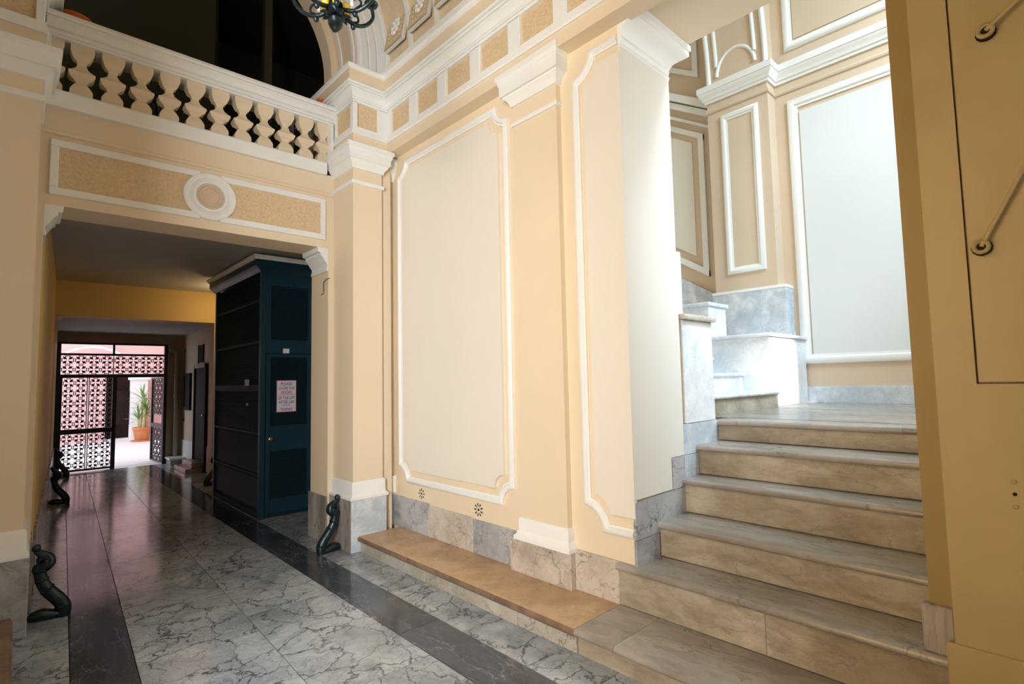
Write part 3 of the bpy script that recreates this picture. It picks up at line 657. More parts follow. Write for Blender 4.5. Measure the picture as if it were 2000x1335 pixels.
bk = MB(); bk.box(1.42, 3.4, 7.6, 7.7, 3.2, 6.2); bk.box(-0.8, -0.7, 4.88, 7.7, 3.2, 6.2); bk.box(3.3, 3.4, 4.88, 7.7, 3.2, 6.2); bk.box(-0.8, 3.4, 4.88, 7.7, 6.0, 6.2); bk.box(1.42, 1.47, 6.1, 7.6, 3.2, 6.2)
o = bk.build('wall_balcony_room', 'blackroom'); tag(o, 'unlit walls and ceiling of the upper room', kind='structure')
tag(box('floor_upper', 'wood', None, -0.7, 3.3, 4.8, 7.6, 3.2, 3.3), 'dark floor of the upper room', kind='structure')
pst = empty('wooden_post', (1.95, 6.0, 3.3)); tag(pst, 'slim brown vertical post in the dark upper room', 'post')
wbox('post_shaft', 'darkroom', pst, 1.905, 1.985, 5.96, 6.04, 3.3, 5.99); wbox('post_foot', 'darkroom', pst, 1.89, 2.0, 5.94, 6.06, 3.3, 3.45)
# small things on the balcony
pot = empty('clay_pot', (2.0, 4.68, 3.93)); tag(pot, 'round orange clay pot at the end of the balcony handrail', 'pot')
MB().lathe([(0.03, 0), (0.045, 0.015), (0.06, 0.045), (0.055, 0.075), (0.035, 0.095), (0.03, 0.1)], 16).build('body', 'orange', pot, smooth=50)
MB().lathe([(0.028, 0.095), (0.036, 0.105), (0.036, 0.115), (0.026, 0.118)], 16).build('rim', 'orange', pot, smooth=50)
pot2 = empty('clay_bowl', (0.22, 4.70, 3.93)); tag(pot2, 'low orange clay bowl on the handrail near the picture edge', 'bowl')
MB().lathe([(0.04, 0), (0.07, 0.02), (0.095, 0.06), (0.1, 0.07), (0.09, 0.07), (0.06, 0.025), (0.0001, 0.02)], 18).build('body', 'orange', pot2, smooth=50)
MB().lathe([(0.098, 0.065), (0.104, 0.07), (0.104, 0.08), (0.092, 0.08)], 18).build('rim', 'orange', pot2, smooth=50)
tagp = empty('place_card', (1.78, 4.74, 3.93)); tag(tagp, 'small white card standing on the balcony handrail', 'card')
MB().box(-0.03, 0.03, -0.003, 0.003, 0, 0.085).build('card', 'paper', tagp)
for i in range(2): MB().box(-0.02, 0.02, -0.0045, -0.003, 0.045+i*0.015, 0.05+i*0.015).build('print_line', 'grout', tagp)
nt = empty('paper_notice', (1.80, 4.95, 3.62)); tag(nt, 'pink printed notice hanging behind the balusters', 'notice')
MB().box(-0.05, 0.05, -0.003, 0.003, 0, 0.24).build('sheet', 'paper', nt)
for i in range(6): MB().box(-0.038, 0.038-0.012*(i % 2), -0.005, -0.003, 0.04+i*0.03, 0.052+i*0.03).build('print_line', 'purple', nt)
stand = empty('black_stand', (0.82, 5.3, 3.3)); tag(stand, 'thin black stand with crossbar behind the balusters', 'stand')
MB().tube([(0, 0, 0), (0, 0, 0.62)], 0.018).build('pole', 'iron', stand, smooth=50)
MB().tube([(-0.1, 0, 0.55), (0.12, 0, 0.6)], 0.022).build('crossbar', 'iron', stand, smooth=50)
MB().lathe([(0.07, 0), (0.07, 0.12), (0.03, 0.14)], 12).build('base', 'iron', stand, smooth=40)
MB().tube([(0.06+0.05*math.cos(a*0.5), 0, 0.42+0.05*math.sin(a*0.5)) for a in range(13)], 0.01).build('hoop', 'iron', stand, smooth=50)

# ================================================================== PASSAGE
LW = lambda y: 0.10+0.055*(y-4.585)
pw = MB(); pw.prism([(LW(4.95), 4.95), (LW(11.53), 11.53), (-0.3, 11.53), (-0.3, 4.95)], lambda a, b, h: (a, b, h), 0, 2.85)
o = pw.build('wall_passage_left', 'yellow'); tag(o, 'ochre yellow wall along the passage to the courtyard', kind='structure')
MB().prism([(LW(4.97)+0.015, 4.97), (LW(11.5)+0.015, 11.5), (LW(11.5), 11.5), (LW(4.97), 4.97)], lambda a, b, h: (a, b, h), 0, 0.45).build('skirting', 'marble_brown', o)
pr_ = MB(); pr_.box(2.52, 2.8, 4.75, 9.0, 0, 2.85)
tag(pr_.build('wall_passage_right', 'yellow'), 'ochre yellow wall hidden behind the lift', kind='structure')
tag(box('ceiling_passage', 'grey_ceiling', None, -0.3, 2.9, 4.93, 9.0, 2.80, 2.9), 'grey plaster ceiling of the passage', kind='structure')
l2 = empty('second_lintel'); tag(l2, 'yellow lintel beam across the passage beyond the lift', kind='structure')
box('beam', 'yellow', l2, 0.0, 2.9, 8.9, 9.15, 2.345, 2.81)
box('pier', 'pinkbeige', l2, 2.17, 2.9, 8.9, 9.15, 0, 2.345); box('pier', 'yellow', l2, 0.0, 0.345, 8.9, 9.15, 0, 2.345)
MB().prism([(0.34, 2.25), (0.345, 2.35), (0.43, 2.35), (0.42, 2.32), (0.37, 2.30)], lambda a, b, h: (a, h, b), 8.9, 9.15).build('corbel', 'pinkbeige', l2)
fr = MB(); fr.box(2.3, 2.8, 9.1, 11.6, 0, 2.5)
wfr = fr.build('wall_far_right', 'pinkbeige'); tag(wfr, 'dim beige side wall with the dark door near the gate', kind='structure')
box('baseboard', 'white', wfr, 2.285, 2.305, 10.62, 11.53, 0.02, 0.42); box('baseboard', 'white', wfr, 2.285, 2.305, 9.15, 9.72, 0.02, 0.42)
tag(box('ceiling_far', 'grey_ceiling', None, 0.0, 2.9, 9.1, 11.6, 2.35, 2.45), 'lilac grey ceiling of the far passage', kind='structure')
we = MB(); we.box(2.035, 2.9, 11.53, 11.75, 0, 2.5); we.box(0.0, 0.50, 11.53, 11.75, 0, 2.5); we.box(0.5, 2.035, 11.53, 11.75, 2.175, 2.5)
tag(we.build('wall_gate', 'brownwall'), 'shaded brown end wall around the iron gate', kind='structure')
# door, transom and notice frame on the far right wall
dr = empty('door_1', (2.3, 10.15, 0)); tag(dr, 'dark brown door in the side wall near the gate', kind='structure')
wbox('leaf', 'wood', dr, 2.275, 2.30, 9.80, 10.46, 0.16, 1.70)
for y0, y1 in ((9.74, 9.80), (10.46, 10.52)): wbox('frame', 'wood', dr, 2.255, 2.31, y0, y1, 0.0, 1.76)
wbox('lintel_plate', 'grey_ceiling', dr, 2.25, 2.31, 9.80, 10.46, 1.70, 1.78); wbox('knob', 'brass', dr, 2.245, 2.275, 9.86, 9.89, 0.9, 0.93)
wd = empty('window_1', (2.3, 10.2, 1.8)); tag(wd, 'small dark transom window above the side door', kind='structure')
wbox('pane', 'hole', wd, 2.285, 2.305, 10.06, 10.34, 1.80, 2.09); wbox('frame', 'wood', wd, 2.28, 2.305, 10.03, 10.06, 1.79, 2.1); wbox('frame', 'wood', wd, 2.28, 2.305, 10.34, 10.37, 1.79, 2.1)
nf = empty('notice_frame', (2.3, 11.08, 0.97)); tag(nf, 'dark framed board hanging on the side wall between door and gate', 'picture frame')
wbox('board', 'hole', nf, 2.28, 2.299, 10.9, 11.28, 1.02, 1.58)
for b in ((10.86, 10.9, 0.97, 1.63), (11.28, 11.32, 0.97, 1.63), (10.9, 11.28, 0.97, 1.02), (10.9, 11.28, 1.58, 1.63)): wbox('frame_bar', 'wood', nf, 2.265, 2.299, *b)
pc = empty('pull_cord', (2.29, 11.36, 0.7)); tag(pc, 'thin dark cord hanging down the side wall by the notice frame', 'cord')
wobj(MB().tube([(2.29, 11.38, 2.1), (2.29, 11.37, 1.6), (2.29, 11.36, 0.8)], 0.006, 6).build('cord', 'iron', None), pc); wobj(MB().ball((2.285, 11.36, 0.78), 0.02).build('weight', 'iron', None, smooth=60), pc)
pip = empty('drain_pipe', (2.18, 11.5, 0)); tag(pip, 'grey downpipe with elbow on the wall beside the gate', 'pipe')
wobj(MB().tube([(2.06, 11.46, 2.06), (2.11, 11.46, 2.07), (2.15, 11.46, 2.04), (2.17, 11.46, 1.98), (2.18, 11.46, 1.0), (2.18, 11.46, 0.126)], 0.035, 10).build('pipe', 'pipe', None, smooth=60), pip)
wobj(MB().lathe([(0.045, 0), (0.045, 0.04)], 12, (2.18, 11.46, 1.2)).build('collar', 'pipe', None, smooth=40), pip)
for (nm, lab, bb) in (('marble_step', 'marble step with dark riser at the corner beside the gate', ((2.05, 2.29, 11.1, 11.5, 0, 0.09), (2.03, 2.29, 11.07, 11.5, 0.09, 0.125))),
                      ('door_step', 'brown marble double step in front of the side door', ((2.02, 2.27, 9.85, 10.62, 0, 0.07), (2.12, 2.27, 9.9, 10.58, 0.07, 0.155)))):
    e = empty(nm, (2.15, (bb[0][2]+bb[0][3])/2, 0)); tag(e, lab, 'step')
    for q, b_ in enumerate(bb): wbox('slab', 'marble_brown' if (nm == 'door_step' or q == 0) else 'marble_white', e, *b_, bevel=0.006)
# lamp behind the lift top
lamp = empty('wall_lamp', (2.42, 8.3, 2.45)); tag(lamp, 'small wall lamp behind the lift, glowing under the ceiling', 'lamp')
MB().lathe([(0.05, 0), (0.06, 0.02), (0.06, 0.12), (0.04, 0.15)], 12).build('shade', 'paper', lamp, smooth=40)
MB().box(-0.01, 0.1, -0.02, 0.02, 0.03, 0.07).build('arm', 'iron', lamp)
ll = bpy.data.lights.new('lamp_bulb', 'POINT'); ll.energy = 8; ll.color = (1.0, 0.72, 0.36); ll.shadow_soft_size = 0.06
lo = bpy.data.objects.new('lamp_bulb', ll); COL.objects.link(lo); lo.location = (2.2, 8.2, 2.5)

# ------------------------------------------------------------------ LIFT
EX, EY, EX1, EY1 = 1.882, 5.9, 2.50, 7.68
lf = empty('lift_cabin', (2.19, 6.8, 0)); tag(lf, 'dark blue-green metal lift cabin with louvred door beside the passage', 'lift')
def L_(name, mat, *b, bevel=0): return wbox(name, mat, lf, *b, bevel=bevel)
L_('core', 'lift_dark', EX+0.03, EX1, EY+0.03, EY1, 0, 2.60)
L_('corner_post', 'lift', EX, EX+0.055, EY, EY+0.055, 0, 2.62, bevel=0.004)
L_('corner_post', 'lift', EX1-0.06, EX1+0.01, EY, EY+0.055, 0, 2.62, bevel=0.004)
L_('corner_post', 'lift', EX, EX+0.05, EY1-0.05, EY1, 0, 2.62, bevel=0.004)
L_('head_panel', 'lift', EX+0.055, EX1-0.06, EY+0.008, EY+0.05, 2.47, 2.62)
L_('transom_rail', 'lift', EX+0.055, EX1-0.06, EY+0.008, EY+0.05, 1.735, 1.88)
for x in (EX+0.055, EX1-0.11): L_('transom_stile', 'lift', x, x+0.05, EY+0.008, EY+0.05, 1.88, 2.47)
dl = empty('door'); wobj(dl, lf); dl.location = (0, 0, 0)
def D_(name, mat, *b, bevel=0):
    o = box(name, mat, dl, *b, bevel=bevel); return o
DX0, DX1 = EX+0.06, EX1-0.075
for x0, x1 in ((DX0, DX0+0.045), (DX1-0.045, DX1)): D_('stile', 'lift', x0, x1, EY-0.004, EY+0.03, 0.04, 1.725, bevel=0.003)
for z0, z1 in ((0.04, 0.19), (0.69, 0.955), (1.69, 1.725)): D_('rail', 'lift', DX0+0.045, DX1-0.045, EY-0.004, EY+0.03, z0, z1, bevel=0.003)
def louvre(x0, x1, z0, z1, y, parent, pitch=0.024):
    m = MB(); z = z0
    while z < z1-0.01:
        m.add([(x0, y+0.02, z+pitch*0.9), (x1, y+0.02, z+pitch*0.9), (x1, y, z), (x0, y, z), (x0, y+0.004, z-0.003), (x1, y+0.004, z-0.003)], [(0, 1, 2, 3), (3, 2, 5, 4)]); z += pitch
    o = m.build('louvre_slats', 'lift_dark', parent); o['kind'] = 'stuff'; return o
louvre(DX0+0.045, DX1-0.045, 0.19, 0.69, EY+0.002, dl); louvre(DX0+0.045, DX1-0.045, 0.955, 1.69, EY+0.002, dl)
o = louvre(EX+0.105, EX1-0.11, 1.885, 2.465, EY+0.014, None); wobj(o, lf)
kn = MB().lathe([(0.018, 0), (0.018, 0.008), (0.009, 0.012), (0.009, 0.03), (0.022, 0.034), (0.024, 0.046), (0.016, 0.056), (0.0005, 0.058)], 14, fn=lambda x, y, z: (1.99+x, EY-0.004-z, 0.822+y)).build('knob', 'brass', dl, smooth=40); kn['label'] = 'round brass door knob'
D_('lock_plate', 'lift', 2.10, 2.19, EY-0.007, EY, 0.93-0.06, 0.93, bevel=0.003)
lb = L_('maker_plate', 'paper', 2.115, 2.18, EY-0.0, EY+0.012, 1.725+0.01, 1.785); lb['label'] = 'small white plate'
for z in (0.0, 0.425, 0.865, 1.84, 2.29): L_('side_rail', 'lift_dark', EX+0.004, EX+0.04, EY+0.055, EY1-0.05, z, z+0.03 if z else 0.05, bevel=0.003)
L_('side_rail', 'lift_dark', EX-0.002, EX+0.04, EY+0.055, EY1-0.05, 1.33, 1.40, bevel=0.003)
zz = (0.06, 0.425, 0.865, 1.33, 1.84, 2.29, 2.6)
for z0, z1 in zip(zz, zz[1:]):
    m = MB(); z = z0+0.045
    while z < z1-0.01:
        m.add([(EX+0.03, EY+0.055, z+0.022), (EX+0.03, EY1-0.05, z+0.022), (EX+0.012, EY1-0.05, z), (EX+0.012, EY+0.055, z)], [(0, 1, 2, 3)]); z += 0.026
    o = m.build('side_louvres', 'lift_dark', None); o['kind'] = 'stuff'; wobj(o, lf)
L_('switch_box', 'pipe', EX-0.03, EX, 6.26, 6.33, 1.39, 1.46, bevel=0.004); L_('button', 'brass', EX-0.015, EX, 6.27, 6.30, 1.17, 1.20)
wobj(MB().sweep([(EX1, EY-0.001), (EX, EY), (EX, EY1)], [(0, 2.60), (0.012, 2.60), (0.03, 2.62), (0.06, 2.64), (0.075, 2.66), (0.075, 2.72), (0, 2.72)]).build('cornice', 'lift', None, smooth=30), lf)
L_('roof', 'lift', EX, EX1, EY, EY1, 2.62, 2.72)
wobj(MB().sweep([(EX1, EY-0.001), (EX, EY), (EX, EY1)], [(0, 2.722), (0.09, 2.722), (0.095, 2.74), (0.11, 2.745), (0.11, 2.765), (0, 2.765)]).build('ceiling_fillet', 'white', None, smooth=30), lf)
# sign on the lift door
sg = empty('paper_sign', (2.152, EY-0.006, 1.27)); tag(sg, 'white paper sign with a red border taped to the lift door', 'sign')
MB().box(-0.106, 0.106, -0.002, 0.001, -0.172, 0.172).build('sheet', 'paper', sg)
for b_ in ((-0.106, 0.106, 0.166, 0.172), (-0.106, 0.106, -0.172, -0.166), (-0.106, -0.1, -0.166, 0.166), (0.1, 0.106, -0.166, 0.166)):
    MB().box(b_[0], b_[1], -0.003, -0.0019, b_[2], b_[3]).build('border', 'red', sg)
def text(s, x, z, size, mat, parent, y=-0.0032, width=None):
    cu = bpy.data.curves.new('lettering', 'FONT'); cu.body = s; cu.size = size; cu.align_x = 'CENTER'; cu.extrude = 0.0004; cu.offset = size*0.012
    t = bpy.data.objects.new('tmp', cu); COL.objects.link(t); bpy.context.view_layer.update()
    me = bpy.data.meshes.new_from_object(t.evaluated_get(bpy.context.evaluated_depsgraph_get()))
    bpy.data.objects.remove(t)
    me.materials.clear(); me.materials.append(MAT[mat])
    o = bpy.data.objects.new('lettering', me); COL.objects.link(o); o.parent = parent; o.location = (x, y, z); o.rotation_euler = (math.pi/2, 0, 0)
    if width:
        xs = [v.co.x for v in me.vertices]; o.scale.x = width/(max(xs)-min(xs))
    return o
for s, z, size, wd_, m_ in (('PLEASE', 0.118, 0.042, 0.125, 'purple'), ('CLOSE THE', 0.072, 0.042, 0.165, 'purple'), ('DOORS', 0.026, 0.042, 0.115, 'red'), ('OF THE LIFT', -0.034, 0.042, 0.175, 'purple'), ('AFTER USE', -0.078, 0.042, 0.165, 'purple'), ('* * *', -0.118, 0.042, 0.07, 'purple'), ('THANKS', -0.156, 0.042, 0.13, 'purple')):
    text(s, 0, z, size, m_, sg, width=wd_)
MB().box(-0.08, 0.08, -0.0032, -0.0019, 0.011, 0.015).build('rule', 'red', sg)

# ------------------------------------------------------------------ GATE
GY = 11.53
gt = empty('iron_gate', (1.27, GY, 0)); tag(gt, 'black iron courtyard gate with scrollwork grilles, one leaf standing open', 'gate')
def Gb(name, *b): return wbox(name, 'iron', gt, *b)
Gb('post', 0.48, 0.535, GY-0.03, GY+0.03, 0, 2.175); Gb('post', 1.99, 2.04, GY-0.03, GY+0.03, 0, 2.175)
Gb('transom_bar', 0.535, 1.99, GY-0.025, GY+0.025, 1.955, 1.99); Gb('transom_bar', 0.535, 1.99, GY-0.025, GY+0.025, 1.575, 1.635)
Gb('head_bar', 0.535, 1.99, GY-0.025, GY+0.025, 2.145, 2.175)
Gb('mullion', 1.225, 1.255, GY-0.02, GY+0.02, 1.99, 2.145); Gb('mullion', 1.234, 1.246, GY-0.015, GY+0.015, 1.635, 1.955)
# left leaf
Gb('leaf_stile', 0.535, 0.565, GY-0.02, GY+0.02, 0.02, 1.575); Gb('leaf_stile', 1.235, 1.295, GY-0.025, GY+0.025, 0.0, 1.575)
Gb('leaf_rail', 0.565, 1.235, GY-0.02, GY+0.02, 0.02, 0.05); Gb('leaf_rail', 0.565, 1.235, GY-0.02, GY+0.02, 0.64, 0.72)
for x in (0.885, 0.91): Gb('glazing_bar', x, x+0.012, GY-0.012, GY+0.012, 0.05, 1.575)
mot = MB()
def flat(pts, w_):
    for (a, b_), (c, d) in zip(pts, pts[1:]):
        L2 = math.hypot(c-a, d-b_)
        if L2 < 1e-6: continue
        nx, nz = -(d-b_)/L2*w_, (c-a)/L2*w_
        mot.prism([(a+nx, b_+nz), (a-nx, b_-nz), (c-nx, d-nz), (c+nx, d+nz)], lambda p, q, h: (p, h, q), -0.006, 0.006)
for k in range(4):
    a = math.pi/2*k+math.pi/4; ca, sa = math.cos(a), math.sin(a)
    rot = lambda p, q: (p*ca-q*sa, p*sa+q*ca)
    mot.prism([rot(p, q) for p, q in ((0.008, 0), (0.03, -0.009), (0.06, -0.016), (0.08, -0.008), (0.094, 0), (0.08, 0.008), (0.06, 0.016), (0.03, 0.009))], lambda p, q, h: (p, h, q), -0.006, 0.006)
    for sgn in (1, -1):
        flat([rot(0.040+0.030*math.sin(t*0.75), sgn*(0.012+0.020*(1-math.cos(t*0.75)))) for t in range(0, 5)], 0.0055)
    a = math.pi/2*k; ca, sa = math.cos(a), math.sin(a); rot = lambda p, q: (p*ca-q*sa, p*sa+q*ca)
    flat([rot(0.087-0.016*math.cos(t*math.pi/6), 0.030*math.sin(t*math.pi/6)) for t in range(-3, 4)], 0.004)
gm = mot.mesh('scroll_motif'); gm.materials.append(MAT['iron'])
def motifs(x0, x1, z0, z1, nx, nz, parent, fn):
    for i in range(nx):
        for j in range(nz):
            o = place('scroll_motif', gm, parent); sx, sz = (x1-x0)/nx/0.174, (z1-z0)/nz/0.174
            o.location = fn(x0+(i+0.5)*(x1-x0)/nx, z0+(j+0.5)*(z1-z0)/nz); o.scale = (sx, 1, sz)
gl = lambda x, z: (x-1.27, 0, z)
motifs(0.535, 1.234, 1.635, 1.955, 4, 2, gt, gl); motifs(1.246, 1.99, 1.635, 1.955, 4, 2, gt, gl)
motifs(0.565, 0.885, 0.72, 1.575, 2, 5, gt, gl); motifs(0.922, 1.235, 0.72, 1.575, 2, 5, gt, gl)
motifs(0.565, 0.885, 0.05, 0.64, 2, 4, gt, gl); motifs(0.922, 1.235, 0.05, 0.64, 2, 4, gt, gl)
# open leaf swung out into the courtyard
ol = empty('open_leaf'); ol.parent = gt; ol.location = (2.005-1.27, 0.03, 0); ol.rotation_euler = (0, 0, math.radians(97))
for b_ in ((0, 0.035, 0.02, 1.57), (0.60, 0.64, 0.02, 1.57)): MB().box(b_[0], b_[1], -0.02, 0.02, b_[2], b_[3]).build('leaf_stile', 'iron', ol)
for b_ in ((0.02, 0.05), (0.64, 0.72), (1.54, 1.57)): MB().box(0.035, 0.60, -0.02, 0.02, *b_).build('leaf_rail', 'iron', ol)
for i in range(3):
    for j in range(9):
        if j == 4: continue
        o = place('scroll_motif', gm, ol, (0.035+(i+0.5)*0.188, 0, 0.05+(j+0.5)*0.166)); o.scale = (1.08, 1, 0.95)
MB().box(0.3, 0.36, -0.03, -0.02, 0.85, 1.0).build('lock_box', 'paper', ol)

# ------------------------------------------------------------------ COURTYARD
cf = MB().box(-3, 6, 11.53, 19, -0.1, -0.004).build('ground_courtyard', 'courtfloor'); tag(cf, 'pale sunlit courtyard paving beyond the gate', kind='structure')
for i in range(8):
    for j in range(9):
        wbox('paving_slab', 'courtfloor', cf, -0.2+0.5*i+0.003, -0.2+0.5*(i+1)-0.003, 11.77+0.6*j+0.003, 11.77+0.6*(j+1)-0.003, -0.004, 0.0)
cw = MB(); cw.box(-3, 1.75, 17.6, 17.9, 0, 6); cw.box(2.3, 6, 17.6, 17.9, 0, 6); cw.box(1.75, 2.3, 17.6, 17.9, 1.72, 6)
tag(cw.build('wall_courtyard_back', 'pinkwall'), 'salmon pink courtyard back wall with a dark doorway', kind='structure')
tag(box('wall_courtyard_side', 'pinkwall', None, 3.3, 3.6, 11.75, 17.6, 0, 6), 'salmon pink courtyard side wall beyond the plant', kind='structure')
tag(box('wall_courtyard_recess', 'wood', None, 1.6, 2.4, 18.4, 18.5, 0, 2.2), 'dark recess behind the courtyard doorway', kind='structure')
tag(box('door_2', 'wood', None, 1.75, 2.3, 17.8, 17.85, 0.4, 1.3), 'dark shutter in the courtyard doorway', kind='structure')
cl = empty('courtyard_column', (2.42, 17.4, 0)); tag(cl, 'white column with square cap behind the potted plant', kind='structure')
wbox('shaft', 'white', cl, 2.27, 2.62, 17.25, 17.6, 0, 1.6); wbox('cap', 'white', cl, 2.22, 2.67, 17.2, 17.6, 1.6, 1.68)
aw_ = empty('courtyard_awning', (1.6, 17.3, 2.3)); tag(aw_, 'white curved awning rib high on the courtyard wall', 'awning')
wobj(MB().tube([(0.9+1.1*t/10, 17.4, 2.30+0.16*math.sin(math.pi*t/10)) for t in range(11)], 0.03, 8).build('rib', 'white', None, smooth=50), aw_); wobj(MB().tube([(1.85, 17.62, 2.42), (1.85, 17.4, 2.42), (1.88, 17.4, 2.2)], 0.025, 8).build('bracket', 'white', None), aw_)
pt = empty('potted_yucca', (2.44, 16.75, 0)); tag(pt, 'spiky green yucca in a terracotta pot beyond the open gate', 'plant')
MB().lathe([(0.13, 0), (0.15, 0.03), (0.18, 0.2), (0.2, 0.3), (0.21, 0.31), (0.21, 0.36), (0.18, 0.36), (0.17, 0.31), (0.0001, 0.30)], 20).build('pot', 'terracotta', pt, smooth=40)
MB().lathe([(0.24, 0), (0.24, 0.03), (0.2, 0.03)], 20).build('saucer', 'terracotta', pt, smooth=40)
lfm = []
for k in range(3):
    L3 = (0.42, 0.36, 0.30)[k]; droop = (0.10, 0.22, 0.36)[k]; m = MB(); vs = []; 
    for i in range(6):
        t = i/5; wd2 = 0.020*(1-t)**0.6*(0.5+t*1.2 if t < 0.4 else 1)+0.001
        x = L3*t*0.95; z = L3*(0.2*t-droop*t*t)
        vs += [(x, -wd2, z+0.004), (x, 0, z), (x, wd2, z+0.004)]
    m.add(vs, [(i*3+q, i*3+q+1, i*3+q+4, i*3+q+3) for i in range(5) for q in range(2)])
    me = m.mesh('leaf', smooth=60); me.materials.append(MAT['leaf']); lfm.append(me)
for q, (sx, sy, h_) in enumerate(((0, 0, 1.12), (0.09, 0.03, 0.72), (-0.08, -0.04, 0.60), (0.02, -0.08, 0.88))):
    MB().tube([(sx*0.5, sy*0.5, 0.28), (sx, sy, h_*0.6), (sx*1.1, sy*1.1, h_)], [0.04, 0.032, 0.026], 8).build('stem', 'trunk', pt, smooth=50)
    for i in range(22):
        o = place('leaf', lfm[(i//4) % 3], pt, (sx*1.1, sy*1.1, h_-0.012*(i//4)), (0, 0, i*2.4+q))
        o.scale = (1, 1, 1)
        o.rotation_euler = (0, -1.25+0.28*(i//4), i*2.4+q)

# ------------------------------------------------------------------ BRONZE WHEEL GUARDS
g0 = empty('wheel_guard', (2.045, 4.36, 0)); tag(g0, 'dark bronze scroll wheel guard against the marble plinth of the pier by the bench', 'wheel guard', 'bronze wheel guards along the passage')
MB().stube([(-0.045, 0, 0.30), (-0.05, 0, 0.26), (-0.065, 0, 0.21), (-0.095, 0, 0.16), (-0.13, 0, 0.115), (-0.155, 0, 0.075), (-0.165, 0, 0.04), (-0.16, 0, 0.0)], [0.03, 0.031, 0.034, 0.037, 0.038, 0.038, 0.037, 0.036], 12).build('body', 'bronze', g0, smooth=60)
MB().stube([(-0.02, 0, 0.415), (-0.045, 0, 0.40), (-0.075, 0, 0.37), (-0.08, 0, 0.34), (-0.06, 0, 0.318), (-0.04, 0, 0.31), (-0.045, 0, 0.29)], [0.012, 0.022, 0.034, 0.04, 0.038, 0.034, 0.03], 12).build('scroll_head', 'bronze', g0, smooth=60)
MB().ball((-0.025, 0, 0.435), (0.022, 0.022, 0.026)).build('finial', 'bronze', g0, smooth=60)
MB().stube([(-0.175, 0, 0.012), (-0.12, 0, 0.02), (-0.06, 0, 0.035), (-0.02, 0, 0.028), (0.0, 0, 0.012)], [0.02, 0.03, 0.036, 0.03, 0.012], 10).build('foot', 'bronze', g0, smooth=60)
MB().lathe([(0.036, -0.008), (0.042, 0), (0.036, 0.008)], 12, (-0.047, 0, 0.30)).build('collar', 'bronze', g0, smooth=50)
for p_ in ((-0.13, 0.115, 0.04), (-0.1, 0.165, -0.035)):
    MB().stube([(p_[0], 0, p_[1]), (p_[0]+p_[2]*0.8, 0, p_[1]+p_[2]*0.9), (p_[0]+p_[2]*1.3, 0, p_[1]+p_[2]*0.8)], [0.022, 0.014, 0.003], 8).build('leaf_spur', 'bronze', g0, smooth=50)
for (x_, z_, r_, tl) in ((-0.056, 0.24, 0.037, 0.3), (-0.082, 0.18, 0.041, 0.65), (-0.158, 0.062, 0.042, 0.25)):
    MB().lathe([(r_*0.9, -0.007), (r_, 0), (r_*0.9, 0.007)], 12, fn=lambda a, b, h: (x_+a*math.cos(tl)+h*math.sin(tl), b, z_-a*math.sin(tl)+h*math.cos(tl))).build('ring', 'bronze', g0, smooth=50)
for sy_ in (-1, 1):
    MB().stube([(-0.068+(0.034-0.0035*t)*math.cos(t*0.8), sy_*(0.028+0.001*t), 0.352+(0.034-0.0035*t)*math.sin(t*0.8)) for t in range(9)], [0.011-0.0007*t for t in range(9)], 6, 2).build('volute', 'bronze', g0, smooth=60)
clone(g0, (0.10, 4.40, 0), math.pi, 'dark bronze scroll wheel guard in front of the cut-off pier, largest of them')
clone(g0, (0.335, 8.6, 0), math.pi, 'dark bronze scroll wheel guard halfway along the yellow passage wall')
clone(g0, (0.48, 11.2, 0), math.pi, 'small dark bronze wheel guard at the foot of the closed gate leaf')
clone(g0, (2.16, 8.45, 0), 0, 'dark bronze wheel guard half hidden behind the lift')

# ------------------------------------------------------------------ WALL VENTS
for k, (y, z, r, lab) in enumerate(((3.848, 0.457, 0.045, 'flower-shaped vent holes below the panel, nearer the corner pier'), (3.096, 0.445, 0.05, 'flower-shaped vent holes below the panel, nearer the flat pilaster'))):
    v = empty('wall_vent', (WX-0.0005, y, z)); tag(v, lab, 'vent', 'flower vents above the bench')
    MB().lathe([(r*1.12, 0), (r*1.12, 0.0012)], 24, fn=lambda a, b, h: (-h, a, b)).build('plate', 'beige', v)
    for i in range(8 if k == 0 else 9):
        a = 2*math.pi*i/(8 if k == 0 else 9); ca, sa = math.cos(a), math.sin(a)
        pts = [(0.38, 0), (0.6, 0.085), (0.85, 0.12), (0.98, 0.06), (0.98, -0.06), (0.85, -0.12), (0.6, -0.085)]
        MB().prism([((p*ca-q*sa)*r, (p*sa+q*ca)*r) for p, q in pts], lambda aa, b, h: (-h, aa, b), 0.001, 0.0022).build('petal_hole', 'hole', v)
    MB().lathe([(r*0.2, 0.001), (r*0.2, 0.0022)], 12, fn=lambda a, b, h: (-h, a, b)).build('centre_hole', 'hole', v)

# ------------------------------------------------------------------ NEAR PILASTER (ochre) with recessed panel
XC = 2.4785
pcx = empty('near_pilaster'); tag(pcx, 'ochre painted pilaster with recessed panel at the picture edge beside the stairs', kind='structure')
box('stile', 'ochre', pcx, XC, WX+0.02, 0.25, 0.365, 0.12, 4.3)
box('lower_panel', 'ochre', pcx, XC, WX+0.02, -2.4, 0.25, 0.12, 1.35)
box('panel', 'ochre', pcx, XC+0.006, WX+0.02, -2.4, 0.2455, 1.3545, 4.3, bevel=0.003)
box('gap', 'bench_edge', pcx, XC+0.02, WX, -2.4, 0.26, 1.2, 4.3)
box('plinth', 'ochre', pcx, XC-0.014, WX+0.02, -2.4, 0.39, 0.12, 0.43, bevel=0.006)
for z in (0.935, 1.02): MB().ball((XC-0.001, 0.175, z), (0.006, 0.008, 0.008)).build('screw', 'ochre', pcx, smooth=60)
MB().lathe([(0.006, 0), (0.006, 0.002)], 10, fn=lambda a, b, h: (XC-h, 0.175+a, 0.978+b)).build('screw_hole', 'hole', pcx)
